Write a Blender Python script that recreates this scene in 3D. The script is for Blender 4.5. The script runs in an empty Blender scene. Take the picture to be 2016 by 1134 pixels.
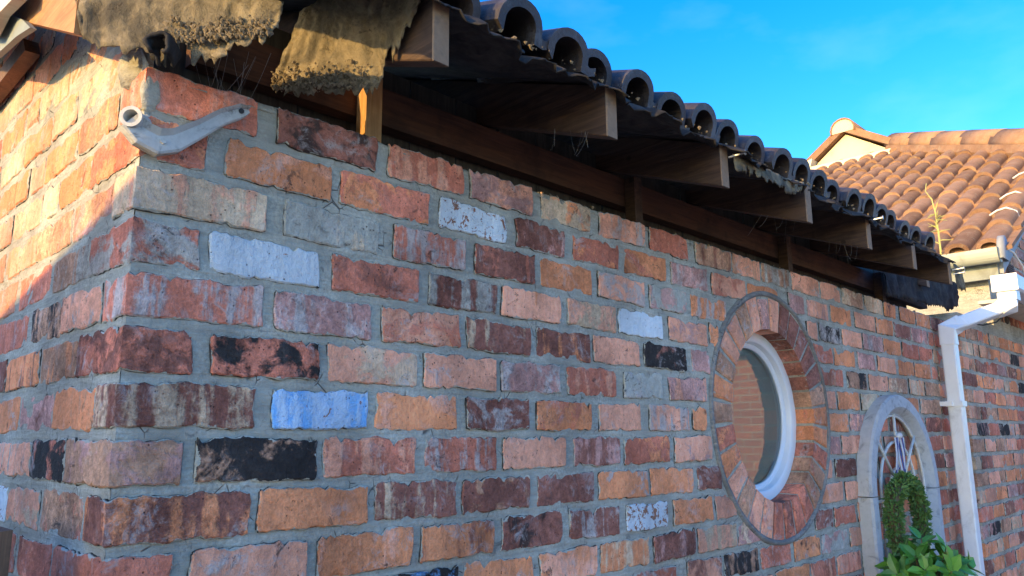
import bpy, math, random
import numpy as np
from mathutils import Vector, Matrix

# ------------------------------------------------------------------ camera, sky, sun, exposure
scene = bpy.context.scene
COL = scene.collection
YAW, PITCH, ROLL = math.radians(44.7601), math.radians(11.0735), math.radians(-0.45909)
cf = Vector((math.cos(PITCH) * math.cos(YAW), math.cos(PITCH) * math.sin(YAW), math.sin(PITCH)))
cr = Vector((math.sin(YAW), -math.cos(YAW), 0.0))
cu = cr.cross(cf)
right = math.cos(ROLL) * cr + math.sin(ROLL) * cu
up = -math.sin(ROLL) * cr + math.cos(ROLL) * cu
cam_data = bpy.data.cameras.new('camera')
cam = bpy.data.objects.new('camera', cam_data)
COL.objects.link(cam)
cam.matrix_world = Matrix(((right.x, up.x, -cf.x, -0.44053), (right.y, up.y, -cf.y, -1.31553), (right.z, up.z, -cf.z, -0.56247), (0, 0, 0, 1)))
cam_data.sensor_width = 36.0
cam_data.lens = 1528.555 / 2016 * 36
cam_data.clip_start, cam_data.clip_end = 0.02, 500
scene.camera = cam

SUN = Vector((-0.965, 0.05, 0.25)).normalized()          # towards the sun: low, from the left
SUN_EL = math.asin(SUN.z)
world = bpy.data.worlds.new('World')
scene.world = world
world.use_nodes = True
wn, wl = world.node_tree.nodes, world.node_tree.links
wn.clear()
sky = wn.new('ShaderNodeTexSky')
sky.sky_type = 'NISHITA'
sky.sun_disc = False
sky.sun_elevation = SUN_EL
sky.sun_rotation = math.atan2(SUN.x, SUN.y)
sky.altitude = 300
sky.air_density, sky.dust_density, sky.ozone_density = 1.0, 0.9, 3.0
# faint wisps of cloud in the sky
geo = wn.new('ShaderNodeTexCoord')
wmap = wn.new('ShaderNodeMapping'); wmap.inputs['Scale'].default_value = (2.2, 3.0, 7.0)
wnoise = wn.new('ShaderNodeTexNoise'); wnoise.inputs['Scale'].default_value = 1.7; wnoise.inputs['Detail'].default_value = 7
wramp = wn.new('ShaderNodeMapRange'); wramp.inputs['From Min'].default_value = 0.56; wramp.inputs['From Max'].default_value = 0.80; wramp.inputs['To Max'].default_value = 0.04
wmix = wn.new('ShaderNodeMix'); wmix.data_type = 'RGBA'
wmix.inputs['B'].default_value = (4.5, 5.0, 5.4, 1)
wl.new(geo.outputs['Generated'], wmap.inputs['Vector']); wl.new(wmap.outputs['Vector'], wnoise.inputs['Vector'])
wl.new(wnoise.outputs['Fac'], wramp.inputs['Value']); wl.new(wramp.outputs['Result'], wmix.inputs['Factor'])
hsv = wn.new('ShaderNodeHueSaturation'); hsv.inputs['Saturation'].default_value = 1.37; hsv.inputs['Hue'].default_value = 0.513
wl.new(sky.outputs['Color'], hsv.inputs['Color']); wl.new(hsv.outputs['Color'], wmix.inputs['A'])
bg = wn.new('ShaderNodeBackground'); bg.inputs['Strength'].default_value = 0.15
wo = wn.new('ShaderNodeOutputWorld')
wl.new(wmix.outputs['Result'], bg.inputs['Color']); wl.new(bg.outputs['Background'], wo.inputs['Surface'])

sun_data = bpy.data.lights.new('sun', 'SUN')
sun_data.energy = 2.0
sun_data.angle = math.radians(0.5)
sun_data.color = (1.0, 0.63, 0.22)
sun = bpy.data.objects.new('sun', sun_data)
COL.objects.link(sun)
sun.rotation_euler = SUN.to_track_quat('Z', 'Y').to_euler()
sun.location = SUN * 40

vs = scene.view_settings
vs.view_transform, vs.look, vs.exposure, vs.gamma = 'Standard', 'None', 1.92, 1.0
try: vs.use_curve_mapping = False
except Exception: pass
scene.cycles.max_bounces = 6
scene.cycles.use_denoising = True

# ------------------------------------------------------------------ helpers
R = random.Random(7)
WLOC = {}
GROUND = -2.2

def place(o, loc, parent=None):
    loc = Vector(loc)
    WLOC[o.name] = loc
    o.location = loc - (WLOC[parent.name] if parent else Vector((0, 0, 0)))
    if parent: o.parent = parent
    return o

def empty(name, loc, parent=None, label=None, cat=None, group=None, kind=None):
    o = bpy.data.objects.new(name, None)
    o.empty_display_size = 0.1
    COL.objects.link(o)
    place(o, loc, parent)
    return tag(o, label, cat, group, kind)

def tag(o, label=None, cat=None, group=None, kind=None):
    if label: o['label'] = label
    if cat: o['category'] = cat
    if group: o['group'] = group
    if kind: o['kind'] = kind
    return o

def mesh(name, V, F, mat, smooth=False):
    me = bpy.data.meshes.new(name)
    me.from_pydata([tuple(map(float, v)) for v in V], [], [tuple(int(i) for i in f) for f in F])
    if isinstance(mat, (list, tuple)):
        for m in mat: me.materials.append(m)
    else:
        me.materials.append(mat)
    if smooth: me.polygons.foreach_set('use_smooth', [True] * len(me.polygons))
    me.update()
    return me

def obj(name, V, F, mat, parent=None, loc=None, smooth=False):
    """mesh given in world coordinates; its origin goes to loc (default: bottom centre)"""
    V = np.asarray(V, float)
    if loc is None:
        loc = ((V[:, 0].min() + V[:, 0].max()) / 2, (V[:, 1].min() + V[:, 1].max()) / 2, V[:, 2].min())
    o = bpy.data.objects.new(name, mesh(name, V - np.asarray(loc), F, mat, smooth))
    COL.objects.link(o)
    return place(o, loc, parent)

def inst(name, me, loc, parent=None, rot=(0, 0, 0), scale=(1, 1, 1)):
    o = bpy.data.objects.new(name, me)
    COL.objects.link(o)
    place(o, loc, parent)
    o.rotation_euler = rot
    o.scale = scale
    return o

BOXF = [(0, 3, 2, 1), (4, 5, 6, 7), (0, 1, 5, 4), (1, 2, 6, 5), (2, 3, 7, 6), (3, 0, 4, 7)]
def boxv(x0, x1, y0, y1, z0, z1):
    return [(x0, y0, z0), (x1, y0, z0), (x1, y1, z0), (x0, y1, z0), (x0, y0, z1), (x1, y0, z1), (x1, y1, z1), (x0, y1, z1)]

class MB:
    def __init__(s): s.V, s.F = [], []
    def add(s, V, F):
        n = len(s.V); s.V += [tuple(v) for v in V]; s.F += [tuple(i + n for i in f) for f in F]; return s
    def box(s, *a): return s.add(boxv(*a), BOXF)
    def hexa(s, P8): return s.add(P8, BOXF)
    def tube(s, pts, r, n=8, cap=True):
        V, F = tube(pts, r, n, cap); return s.add(V, F)
    def build(s, name, mat, parent=None, loc=None, smooth=False): return obj(name, s.V, s.F, mat, parent, loc, smooth)

def tube(pts, r, n=8, cap=True):
    pts = [Vector(p) for p in pts]
    rs = r if isinstance(r, (list, tuple)) else [r] * len(pts)
    V, F = [], []
    prev = None
    for i, p in enumerate(pts):
        d = (pts[min(i + 1, len(pts) - 1)] - pts[max(i - 1, 0)]).normalized()
        ref = prev if prev else (Vector((0, 0, 1)) if abs(d.z) < 0.9 else Vector((1, 0, 0)))
        a = (ref - d * ref.dot(d)).normalized(); b = d.cross(a); prev = a
        for k in range(n):
            t = 2 * math.pi * k / n
            V.append(p + (a * math.cos(t) + b * math.sin(t)) * rs[i])
    for i in range(len(pts) - 1):
        for k in range(n):
            F.append((i * n + k, i * n + (k + 1) % n, (i + 1) * n + (k + 1) % n, (i + 1) * n + k))
    if cap:
        F.append(tuple(range(n - 1, -1, -1))); F.append(tuple((len(pts) - 1) * n + k for k in range(n)))
    return V, F

def sweep(path, frames, prof, closed_prof=True, cap=True):
    """path points, frames (a,b) per point, profile of (pa,pb)"""
    V, F = [], []
    n = len(prof)
    for p, (a, b) in zip(path, frames):
        for pa, pb in prof: V.append(Vector(p) + Vector(a) * pa + Vector(b) * pb)
    for i in range(len(path) - 1):
        for k in range(n if closed_prof else n - 1):
            F.append((i * n + k, (i + 1) * n + k, (i + 1) * n + (k + 1) % n, i * n + (k + 1) % n))
    if cap and closed_prof:
        F.append(tuple(range(n))); F.append(tuple((len(path) - 1) * n + k for k in range(n - 1, -1, -1)))
    return V, F

def noise1(n, seed, amp, smooth=2):
    g = np.random.RandomState(seed); a = g.uniform(-1, 1, n)
    for _ in range(smooth): a = (np.roll(a, 1) + 2 * a + np.roll(a, -1)) / 4
    return a * amp * (1 + 0.6 * smooth)

# ------------------------------------------------------------------ materials
def new_mat(name):
    m = bpy.data.materials.new(name); m.use_nodes = True
    nt = m.node_tree; nt.nodes.clear()
    out = nt.nodes.new('ShaderNodeOutputMaterial'); b = nt.nodes.new('ShaderNodeBsdfPrincipled')
    nt.links.new(b.outputs[0], out.inputs['Surface'])
    return m, nt, b

class NB:
    """tiny node builder"""
    def __init__(s, nt): s.nt = nt
    def n(s, t, **kw):
        x = s.nt.nodes.new(t)
        for k, v in kw.items(): setattr(x, k, v)
        return x
    def l(s, a, b): s.nt.links.new(a, b)
    def val(s, sock, v):
        if hasattr(v, 'is_linked') or hasattr(v, 'links'): s.l(v, sock)
        else: sock.default_value = v
    def coord(s, kind='Object', scale=(1, 1, 1), offset=None):
        tc = s.n('ShaderNodeTexCoord'); mp = s.n('ShaderNodeMapping')
        s.l(tc.outputs[kind], mp.inputs['Vector']); mp.inputs['Scale'].default_value = scale
        if offset is not None: s.l(offset, mp.inputs['Location'])
        return mp.outputs['Vector']
    def noise(s, vec, scale, detail=4, rough=0.6, dist=0.0):
        x = s.n('ShaderNodeTexNoise'); s.l(vec, x.inputs['Vector'])
        x.inputs['Scale'].default_value = scale; x.inputs['Detail'].default_value = detail
        x.inputs['Roughness'].default_value = rough; x.inputs['Distortion'].default_value = dist
        return x.outputs['Fac']
    def vor(s, vec, scale, feature='F1'):
        x = s.n('ShaderNodeTexVoronoi', feature=feature); s.l(vec, x.inputs['Vector']); x.inputs['Scale'].default_value = scale
        return x.outputs['Distance']
    def rng(s, v, a, b, c=0.0, d=1.0, smooth=True):
        x = s.n('ShaderNodeMapRange'); x.interpolation_type = 'SMOOTHSTEP' if smooth else 'LINEAR'
        s.val(x.inputs['Value'], v); s.val(x.inputs['From Min'], a); s.val(x.inputs['From Max'], b)
        s.val(x.inputs['To Min'], c); s.val(x.inputs['To Max'], d)
        return x.outputs['Result']
    def math(s, op, a, b=0.0, clamp=False):
        x = s.n('ShaderNodeMath', operation=op, use_clamp=clamp); s.val(x.inputs[0], a); s.val(x.inputs[1], b)
        return x.outputs[0]
    def mix(s, f, a, b, blend='MIX'):
        x = s.n('ShaderNodeMix', data_type='RGBA', blend_type=blend)
        s.val(x.inputs[0], f)
        for sock, v in ((x.inputs[6], a), (x.inputs[7], b)):
            if isinstance(v, tuple): sock.default_value = v if len(v) == 4 else v + (1,)
            else: s.l(v, sock)
        return x.outputs[2]
    def bump(s, h, strength, dist, normal=None):
        x = s.n('ShaderNodeBump'); s.l(h, x.inputs['Height'])
        x.inputs['Strength'].default_value = strength; x.inputs['Distance'].default_value = dist
        if normal is not None: s.l(normal, x.inputs['Normal'])
        return x.outputs['Normal']

MORTAR = (0.46, 0.45, 0.375)

def grime(q, c):
    """weather stains that run over bricks and joints alike"""
    ge = q.n('ShaderNodeNewGeometry'); mp = q.n('ShaderNodeMapping'); q.l(ge.outputs['Position'], mp.inputs['Vector']); mp.inputs['Scale'].default_value = (1, 1, 0.45)
    n1 = q.rng(q.noise(mp.outputs['Vector'], 3.4, 5, 0.65), 0.30, 0.70)
    return q.mix(1.0, c, q.mix(n1, (0.74, 0.73, 0.72), (1.20, 1.19, 1.17)), 'MULTIPLY')

def mat_brick():
    m, nt, b = new_mat('brick'); q = NB(nt)
    oi = q.n('ShaderNodeObjectInfo')
    rnd = oi.outputs['Random']
    off = q.n('ShaderNodeCombineXYZ')
    q.l(q.math('MULTIPLY', rnd, 61.0), off.inputs[0]); q.l(q.math('MULTIPLY', rnd, 37.0), off.inputs[1]); q.l(q.math('MULTIPLY', rnd, 83.0), off.inputs[2])
    v = q.coord('Object', (1, 1, 1), off.outputs[0])
    vb = q.coord('Object', (3.2, 3.2, 0.5), off.outputs[0])          # stretched upright: bands
    c2 = q.n('ShaderNodeAttribute', attribute_type='OBJECT', attribute_name='c2')
    am = q.n('ShaderNodeAttribute', attribute_type='OBJECT', attribute_name='amt')
    pt = q.n('ShaderNodeAttribute', attribute_type='OBJECT', attribute_name='paint')
    we = q.n('ShaderNodeAttribute', attribute_type='OBJECT', attribute_name='wear')
    ed = q.n('ShaderNodeAttribute', attribute_type='GEOMETRY', attribute_name='edge')
    blob = q.noise(v, 13, 4, 0.62, 0.6); band = q.noise(vb, 10, 3, 0.6, 0.3)
    isb = q.math('GREATER_THAN', q.math('FRACT', q.math('MULTIPLY', rnd, 7.3)), 0.45)
    nn = q.math('ADD', q.math('MULTIPLY', blob, q.math('SUBTRACT', 1.0, q.math('MULTIPLY', isb, 0.72))), q.math('MULTIPLY', band, q.math('MULTIPLY', isb, 0.72)))
    thr = q.math('SUBTRACT', 0.735, q.math('MULTIPLY', am.outputs['Fac'], 0.46))
    grit = q.noise(v, 55, 4, 0.75)
    nn = q.math('ADD', nn, q.math('MULTIPLY', q.math('SUBTRACT', grit, 0.5), 0.22))
    m2 = q.rng(nn, q.math('SUBTRACT', thr, 0.06), q.math('ADD', thr, 0.06))
    base = q.mix(q.math('MULTIPLY', m2, 0.88), oi.outputs['Color'], c2.outputs['Color'])
    # tone drift, firing darkening
    unp = q.math('SUBTRACT', 1.0, pt.outputs['Fac']); gr = q.n('ShaderNodeAttribute', attribute_type='OBJECT', attribute_name='grit'); rough_ = gr.outputs['Fac']
    tone = q.noise(v, 7, 3, 0.6); fine = q.noise(v, 120, 3, 0.8)
    base = q.mix(rough_, base, q.mix(q.rng(tone, 0.25, 0.75), (0.55, 0.52, 0.51), (1.42, 1.40, 1.38)), 'MULTIPLY')
    base = q.mix(rough_, base, q.mix(q.rng(grit, 0.25, 0.75), (0.66, 0.64, 0.63), (1.30, 1.30, 1.30)), 'MULTIPLY')
    base = q.mix(rough_, base, q.mix(q.rng(fine, 0.25, 0.75), (0.74, 0.73, 0.72), (1.25, 1.25, 1.25)), 'MULTIPLY')
    unp = q.math('SUBTRACT', 1.0, pt.outputs['Fac'])
    # pale wash of lime and cement film
    ws = q.math('MULTIPLY', q.rng(q.noise(v, 22, 5, 0.75, 0.8), 0.50, 0.68), q.rng(q.noise(v, 6.5, 2), 0.42, 0.66))
    ws = q.math('MULTIPLY', q.math('MULTIPLY', ws, unp), 0.78)
    base = q.mix(ws, base, (0.54, 0.48, 0.45))
    # soot and burnt spots
    st = q.math('MULTIPLY', q.rng(q.noise(v, 26, 5, 0.75, 1.2), 0.56, 0.68), q.rng(q.noise(v, 5.5, 1), 0.44, 0.60))
    base = q.mix(q.math('MULTIPLY', q.math('MULTIPLY', st, unp), 0.80), base, (0.04, 0.033, 0.03))
    # worn paint
    wp = q.math('MULTIPLY', q.rng(q.noise(v, 40, 5, 0.75, 0.5), q.math('SUBTRACT', 0.67, q.math('MULTIPLY', we.outputs['Fac'], 0.30)), q.math('SUBTRACT', 0.70, q.math('MULTIPLY', we.outputs['Fac'], 0.30))), pt.outputs['Fac'])
    base = q.mix(wp, base, (0.32, 0.16, 0.10))
    pit = q.rng(q.vor(v, 95), 0.06, 0.20, 1.0, 0.0)
    pit = q.math('MULTIPLY', pit, q.rng(q.noise(v, 30, 2), 0.48, 0.62))
    base = q.mix(q.math('MULTIPLY', pit, 0.85), base, (0.05, 0.03, 0.025))
    # mortar smeared over the arrises here and there, black crack beside the mortar with its shadow painted in
    me = q.math('ADD', ed.outputs['Fac'], q.math('MULTIPLY', q.math('SUBTRACT', q.noise(v, 30, 4, 0.65), 0.5), 2.4))
    mm = q.rng(me, -0.16, -0.06, 1.0, 0.0)
    base = q.mix(mm, base, MORTAR)
    base = grime(q, base)
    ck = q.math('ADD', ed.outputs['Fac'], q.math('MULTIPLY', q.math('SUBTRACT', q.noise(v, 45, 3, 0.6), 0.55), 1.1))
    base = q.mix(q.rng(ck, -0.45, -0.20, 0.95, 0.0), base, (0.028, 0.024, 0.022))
    q.l(base, b.inputs['Base Color'])
    b.inputs['Roughness'].default_value = 0.92
    b.inputs['Specular IOR Level'].default_value = 0.25
    h = q.math('ADD', q.math('MULTIPLY', grit, 1.3), q.math('MULTIPLY', q.noise(vb, 26, 3, 0.6), 0.5))
    h = q.math('SUBTRACT', h, q.math('MULTIPLY', pit, 0.6))
    h = q.math('ADD', h, q.math('MULTIPLY', m2, 0.22))
    q.l(q.bump(h, 0.9, 0.007), b.inputs['Normal'])
    return m

def mat_mortar(name='mortar', col=MORTAR, coord='Object'):
    m, nt, b = new_mat(name); q = NB(nt)
    v = q.coord(coord); vt = q.coord(coord, (0.25, 0.25, 2.2))
    c = q.mix(q.rng(q.noise(v, 8, 5, 0.65), 0.3, 0.7), tuple(x * 0.70 for x in col), tuple(x * 1.22 for x in col))
    c = q.mix(q.rng(q.noise(v, 3.1, 3, 0.6), 0.45, 0.7, 0.0, 0.6), c, (col[0] * 1.12, col[1] * 1.0, col[2] * 0.82))
    c = q.mix(q.rng(q.noise(v, 140, 3, 0.7), 0.35, 0.7), tuple(x * 0.78 for x in col), c)
    tr = q.noise(vt, 40, 4, 0.65)
    c = q.mix(1.0, c, q.mix(q.rng(tr, 0.3, 0.7), (0.84, 0.84, 0.84), (1.12, 1.12, 1.12)), 'MULTIPLY')
    ck = q.math('MULTIPLY', q.rng(q.vor(v, 30, 'DISTANCE_TO_EDGE'), 0.0, 0.035, 1.0, 0.0), q.rng(q.noise(v, 12, 3), 0.56, 0.64))
    c = q.mix(q.math('MULTIPLY', ck, 0.8), c, (0.06, 0.055, 0.05))
    c = q.mix(q.math('MULTIPLY', q.rng(q.noise(v, 23, 5, 0.7, 1.0), 0.58, 0.70), 0.6), c, (0.11, 0.10, 0.09))
    c = grime(q, c)
    q.l(c, b.inputs['Base Color']); b.inputs['Roughness'].default_value = 0.95; b.inputs['Specular IOR Level'].default_value = 0.2
    h = q.math('ADD', q.noise(v, 50, 4, 0.7), q.math('MULTIPLY', tr, 0.9))
    q.l(q.bump(q.math('SUBTRACT', h, q.math('MULTIPLY', ck, 0.5)), 0.85, 0.007), b.inputs['Normal'])
    return m

def mat_wood(name, a, b_, axis='y', rough=0.8, dirt=0.5):
    m, nt, b = new_mat(name); q = NB(nt)
    sc = {'x': (1, 14, 14), 'y': (14, 1, 14), 'z': (14, 14, 1)}[axis]
    oi = q.n('ShaderNodeObjectInfo'); off = q.n('ShaderNodeCombineXYZ')
    for k in range(3): q.l(q.math('MULTIPLY', oi.outputs['Random'], 13.0 + 7 * k), off.inputs[k])
    v = q.coord('Object', sc, off.outputs[0]); v2 = q.coord('Object', (1, 1, 1), off.outputs[0])
    g = q.noise(v, 5, 6, 0.65, 0.9)
    c = q.mix(q.rng(g, 0.32, 0.68), a, b_)
    c = q.mix(q.math('MULTIPLY', q.rng(q.noise(v2, 9, 5, 0.65), 0.48, 0.68), dirt), c, tuple(x * 0.25 for x in a))
    kn = q.rng(q.vor(v2, 7), 0.05, 0.10, 0.8, 0.0)
    c = q.mix(kn, c, tuple(x * 0.3 for x in a))
    q.l(c, b.inputs['Base Color']); b.inputs['Roughness'].default_value = rough
    q.l(q.bump(g, 0.5, 0.004), b.inputs['Normal'])
    return m

def mat_plain(name, col, rough=0.5, noise=0.25, scale=20, bump=0.2, bdist=0.002, metal=0.0, dirt=None, spec=0.5):
    m, nt, b = new_mat(name); q = NB(nt)
    v = q.coord('Object')
    n = q.noise(v, scale, 6, 0.65)
    c = q.mix(n, tuple(x * (1 - noise) for x in col), tuple(min(1, x * (1 + noise)) for x in col))
    if dirt: c = q.mix(q.math('MULTIPLY', q.rng(q.noise(v, scale * 0.35, 6, 0.7, 0.8), 0.50, 0.70), dirt[1]), c, dirt[0])
    q.l(c, b.inputs['Base Color']); b.inputs['Roughness'].default_value = rough; b.inputs['Metallic'].default_value = metal
    b.inputs['Specular IOR Level'].default_value = spec
    if bump: q.l(q.bump(q.noise(v, scale * 2, 6, 0.7), bump, bdist), b.inputs['Normal'])
    return m

def mat_tile(name, a, b_, lichen=(0.36, 0.30, 0.20), rough=0.93):
    m, nt, b = new_mat(name); q = NB(nt)
    oi = q.n('ShaderNodeObjectInfo'); off = q.n('ShaderNodeCombineXYZ')
    for k in range(3): q.l(q.math('MULTIPLY', oi.outputs['Random'], 31.0 + 17 * k), off.inputs[k])
    v = q.coord('Object', (1, 1, 1), off.outputs[0])
    c = q.mix(q.rng(q.noise(v, 6, 5, 0.65), 0.3, 0.7), a, b_)
    c = q.mix(1.0, c, q.mix(oi.outputs['Random'], (0.78, 0.76, 0.74), (1.18, 1.18, 1.18)), 'MULTIPLY')
    sp = q.noise(v, 150, 4, 0.8)
    c = q.mix(1.0, c, q.mix(sp, (0.55, 0.55, 0.55), (1.45, 1.42, 1.40)), 'MULTIPLY')
    c = q.mix(q.math('MULTIPLY', q.rng(q.noise(v, 16, 7, 0.72, 0.7), 0.52, 0.66), 0.6), c, lichen)
    c = q.mix(q.math('MULTIPLY', q.rng(q.noise(v, 11, 7, 0.75, 1.0), 0.60, 0.70), 0.7), c, (0.07, 0.05, 0.04))
    q.l(c, b.inputs['Base Color']); b.inputs['Roughness'].default_value = rough; b.inputs['Specular IOR Level'].default_value = 0.2 if rough > 0.8 else 0.6
    q.l(q.bump(q.math('ADD', sp, q.noise(v, 30, 4)), 0.6, 0.004), b.inputs['Normal'])
    return m

def mat_felt():
    m, nt, b = new_mat('felt'); q = NB(nt)
    v = q.coord('Object')
    c = q.mix(q.rng(q.noise(v, 14, 6, 0.7), 0.35, 0.7), (0.020, 0.020, 0.022), (0.060, 0.056, 0.052))
    q.l(c, b.inputs['Base Color']); b.inputs['Roughness'].default_value = 0.9; b.inputs['Specular IOR Level'].default_value = 0.2
    q.l(q.bump(q.noise(v, 60, 6, 0.7), 0.5, 0.004), b.inputs['Normal'])
    return m

def mat_flap():
    m, nt, b = new_mat('dusty_felt'); q = NB(nt)
    v = q.coord('Object')
    big = q.noise(v, 9, 6, 0.65, 0.5); fine = q.noise(v, 90, 5, 0.75)
    c = q.mix(q.rng(big, 0.38, 0.62), (0.10, 0.088, 0.066), (0.27, 0.225, 0.150))
    c = q.mix(1.0, c, q.mix(fine, (0.55, 0.55, 0.55), (1.4, 1.4, 1.35)), 'MULTIPLY')
    c = q.mix(q.math('MULTIPLY', q.rng(q.noise(v, 26, 6, 0.75, 1.0), 0.56, 0.66), 0.8), c, (0.05, 0.04, 0.03))
    q.l(c, b.inputs['Base Color']); b.inputs['Roughness'].default_value = 0.95; b.inputs['Specular IOR Level'].default_value = 0.15
    q.l(q.bump(q.math('ADD', fine, big), 0.9, 0.006), b.inputs['Normal'])
    return m

def mat_glass():
    m = bpy.data.materials.new('window_glass'); m.use_nodes = True
    nt = m.node_tree; nt.nodes.clear(); q = NB(nt)
    out = q.n('ShaderNodeOutputMaterial'); tr = q.n('ShaderNodeBsdfTransparent'); gl = q.n('ShaderNodeBsdfGlossy')
    tr.inputs['Color'].default_value = (0.80, 0.88, 0.88, 1); gl.inputs['Roughness'].default_value = 0.015
    fr = q.n('ShaderNodeFresnel'); fr.inputs['IOR'].default_value = 2.25
    nz = q.bump(q.noise(q.coord('Object'), 3.0, 1), 0.03, 0.02); q.l(nz, gl.inputs['Normal'])
    mx = q.n('ShaderNodeMixShader')
    q.l(fr.outputs[0], mx.inputs[0]); q.l(tr.outputs[0], mx.inputs[1]); q.l(gl.outputs[0], mx.inputs[2]); q.l(mx.outputs[0], out.inputs['Surface'])
    return m

def mat_leaf(name, a, b_, rough=0.45):
    m, nt, b = new_mat(name); q = NB(nt)
    oi = q.n('ShaderNodeObjectInfo')
    v = q.coord('Object')
    c = q.mix(oi.outputs['Random'], a, b_)
    c = q.mix(1.0, c, q.mix(q.noise(v, 40, 4), (0.65, 0.65, 0.65), (1.35, 1.35, 1.3)), 'MULTIPLY')
    q.l(c, b.inputs['Base Color']); b.inputs['Roughness'].default_value = rough
    try: b.inputs['Subsurface Weight'].default_value = 0.0
    except Exception: pass
    q.l(q.bump(q.noise(v, 60, 3), 0.3, 0.002), b.inputs['Normal'])
    return m

def mat_pattern_brick(name):
    m, nt, b = new_mat(name); q = NB(nt)
    tc = q.n('ShaderNodeTexCoord'); sx = q.n('ShaderNodeSeparateXYZ'); cx = q.n('ShaderNodeCombineXYZ')
    q.l(tc.outputs['Object'], sx.inputs[0])
    q.l(q.math('ADD', sx.outputs[0], sx.outputs[1]), cx.inputs[0]); q.l(sx.outputs[2], cx.inputs[1])
    bt = q.n('ShaderNodeTexBrick'); q.l(cx.outputs[0], bt.inputs['Vector'])
    bt.inputs['Scale'].default_value = 1.0; bt.inputs['Brick Width'].default_value = 0.24; bt.inputs['Row Height'].default_value = 0.09; bt.inputs['Mortar Size'].default_value = 0.008
    bt.inputs['Color1'].default_value = (0.42, 0.16, 0.08, 1); bt.inputs['Color2'].default_value = (0.28, 0.12, 0.08, 1); bt.inputs['Mortar'].default_value = (0.36, 0.33, 0.28, 1)
    q.l(bt.outputs['Color'], b.inputs['Base Color']); b.inputs['Roughness'].default_value = 0.9
    return m

def mat_paving():
    m, nt, b = new_mat('paving'); q = NB(nt)
    v = q.coord('Object')
    bt = q.n('ShaderNodeTexBrick'); q.l(v, bt.inputs['Vector'])
    bt.inputs['Scale'].default_value = 1.0; bt.inputs['Brick Width'].default_value = 0.6; bt.inputs['Row Height'].default_value = 0.6; bt.inputs['Mortar Size'].default_value = 0.008
    bt.offset = 0.5
    bt.inputs['Color1'].default_value = (0.24, 0.215, 0.18, 1); bt.inputs['Color2'].default_value = (0.20, 0.18, 0.155, 1); bt.inputs['Mortar'].default_value = (0.06, 0.06, 0.06, 1)
    c = q.mix(1.0, bt.outputs['Color'], q.mix(q.noise(v, 3, 6), (0.7, 0.7, 0.7), (1.3, 1.3, 1.3)), 'MULTIPLY')
    q.l(c, b.inputs['Base Color']); b.inputs['Roughness'].default_value = 0.9
    return m

M_BRICK = mat_brick()
M_MORTAR = mat_mortar()
M_CEMENT = mat_mortar('cement_fillet', (0.27, 0.265, 0.245))
M_RAFTER = mat_wood('rafter_timber', (0.040, 0.023, 0.016), (0.095, 0.056, 0.035), 'y')
M_ENDGRAIN = mat_plain('end_grain', (0.26, 0.165, 0.095), 0.85, 0.35, 60, 0.4, 0.002, dirt=((0.10, 0.08, 0.06), 0.6))
M_PLATE = mat_wood('plate_timber', (0.055, 0.024, 0.014), (0.105, 0.046, 0.023), 'x')
M_BARGE = mat_wood('barge_timber', (0.32, 0.15, 0.05), (0.48, 0.24, 0.09), 'y', dirt=0.25)
M_CREAM = mat_plain('cream_paint', (0.62, 0.56, 0.42), 0.6, 0.12, 15, 0.15, dirt=((0.25, 0.21, 0.15), 0.5))
M_SOFFIT = mat_plain('grey_green_soffit', (0.24, 0.27, 0.24), 0.7, 0.2, 12, 0.15, dirt=((0.10, 0.09, 0.07), 0.5))
M_BOARD = mat_wood('dark_boarding', (0.035, 0.035, 0.028), (0.075, 0.07, 0.055), 'z')
M_STUD = mat_wood('stud_timber', (0.42, 0.22, 0.08), (0.60, 0.36, 0.15), 'z', dirt=0.3)
M_FELT = mat_felt()
M_FLAP = mat_flap()
M_DIRT = mat_plain('moss_dirt', (0.22, 0.175, 0.11), 0.95, 0.5, 90, 0.8, 0.004)
M_TILE = mat_tile('roof_tile', (0.235, 0.138, 0.085), (0.325, 0.200, 0.125), lichen=(0.28, 0.23, 0.16))
M_SHADETILE = mat_tile('shaded_tile', (0.024, 0.021, 0.022), (0.055, 0.042, 0.040), lichen=(0.10, 0.10, 0.105), rough=0.55)  # the roof tile again, its backlit shade put into a darker colour
M_UPVC = mat_plain('white_plastic', (0.78, 0.79, 0.79), 0.35, 0.06, 9, 0.05, dirt=((0.40, 0.42, 0.42), 0.25))
M_PIPE = mat_plain('white_rainwater_plastic', (0.76, 0.78, 0.78), 0.4, 0.08, 14, 0.05, dirt=((0.36, 0.36, 0.34), 0.5))
M_GLASS = mat_glass()
M_BLIND = mat_plain('pale_blind', (0.62, 0.64, 0.60), 0.8, 0.05, 5, 0)
M_STONE = mat_plain('painted_stone', (0.44, 0.455, 0.455), 0.85, 0.22, 45, 0.6, 0.004, dirt=((0.14, 0.145, 0.14), 0.6))
M_BAR = mat_plain('painted_metal', (0.62, 0.62, 0.57), 0.5, 0.2, 60, 0.2, dirt=((0.2, 0.14, 0.09), 0.5))
M_LEAF = mat_leaf('shrub_leaf', (0.030, 0.14, 0.022), (0.13, 0.34, 0.045), 0.35)
M_WREATH = mat_leaf('wreath_leaf', (0.085, 0.18, 0.045), (0.09, 0.19, 0.05), 0.6)
M_STEM = mat_plain('stem', (0.09, 0.07, 0.035), 0.8, 0.3, 40)
M_WEED = mat_plain('dry_weed', (0.42, 0.40, 0.13), 0.8, 0.3, 40, 0)
M_RIBBON_W = mat_plain('white_ribbon', (0.62, 0.62, 0.62), 0.7, 0.1, 20, 0)
M_RIBBON_B = mat_plain('blue_ribbon', (0.05, 0.07, 0.22), 0.7, 0.1, 20, 0)
M_BRACKET = mat_plain('cast_bracket', (0.50, 0.50, 0.46), 0.75, 0.35, 60, 0.4, 0.003, dirt=((0.13, 0.11, 0.085), 0.85))
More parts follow.
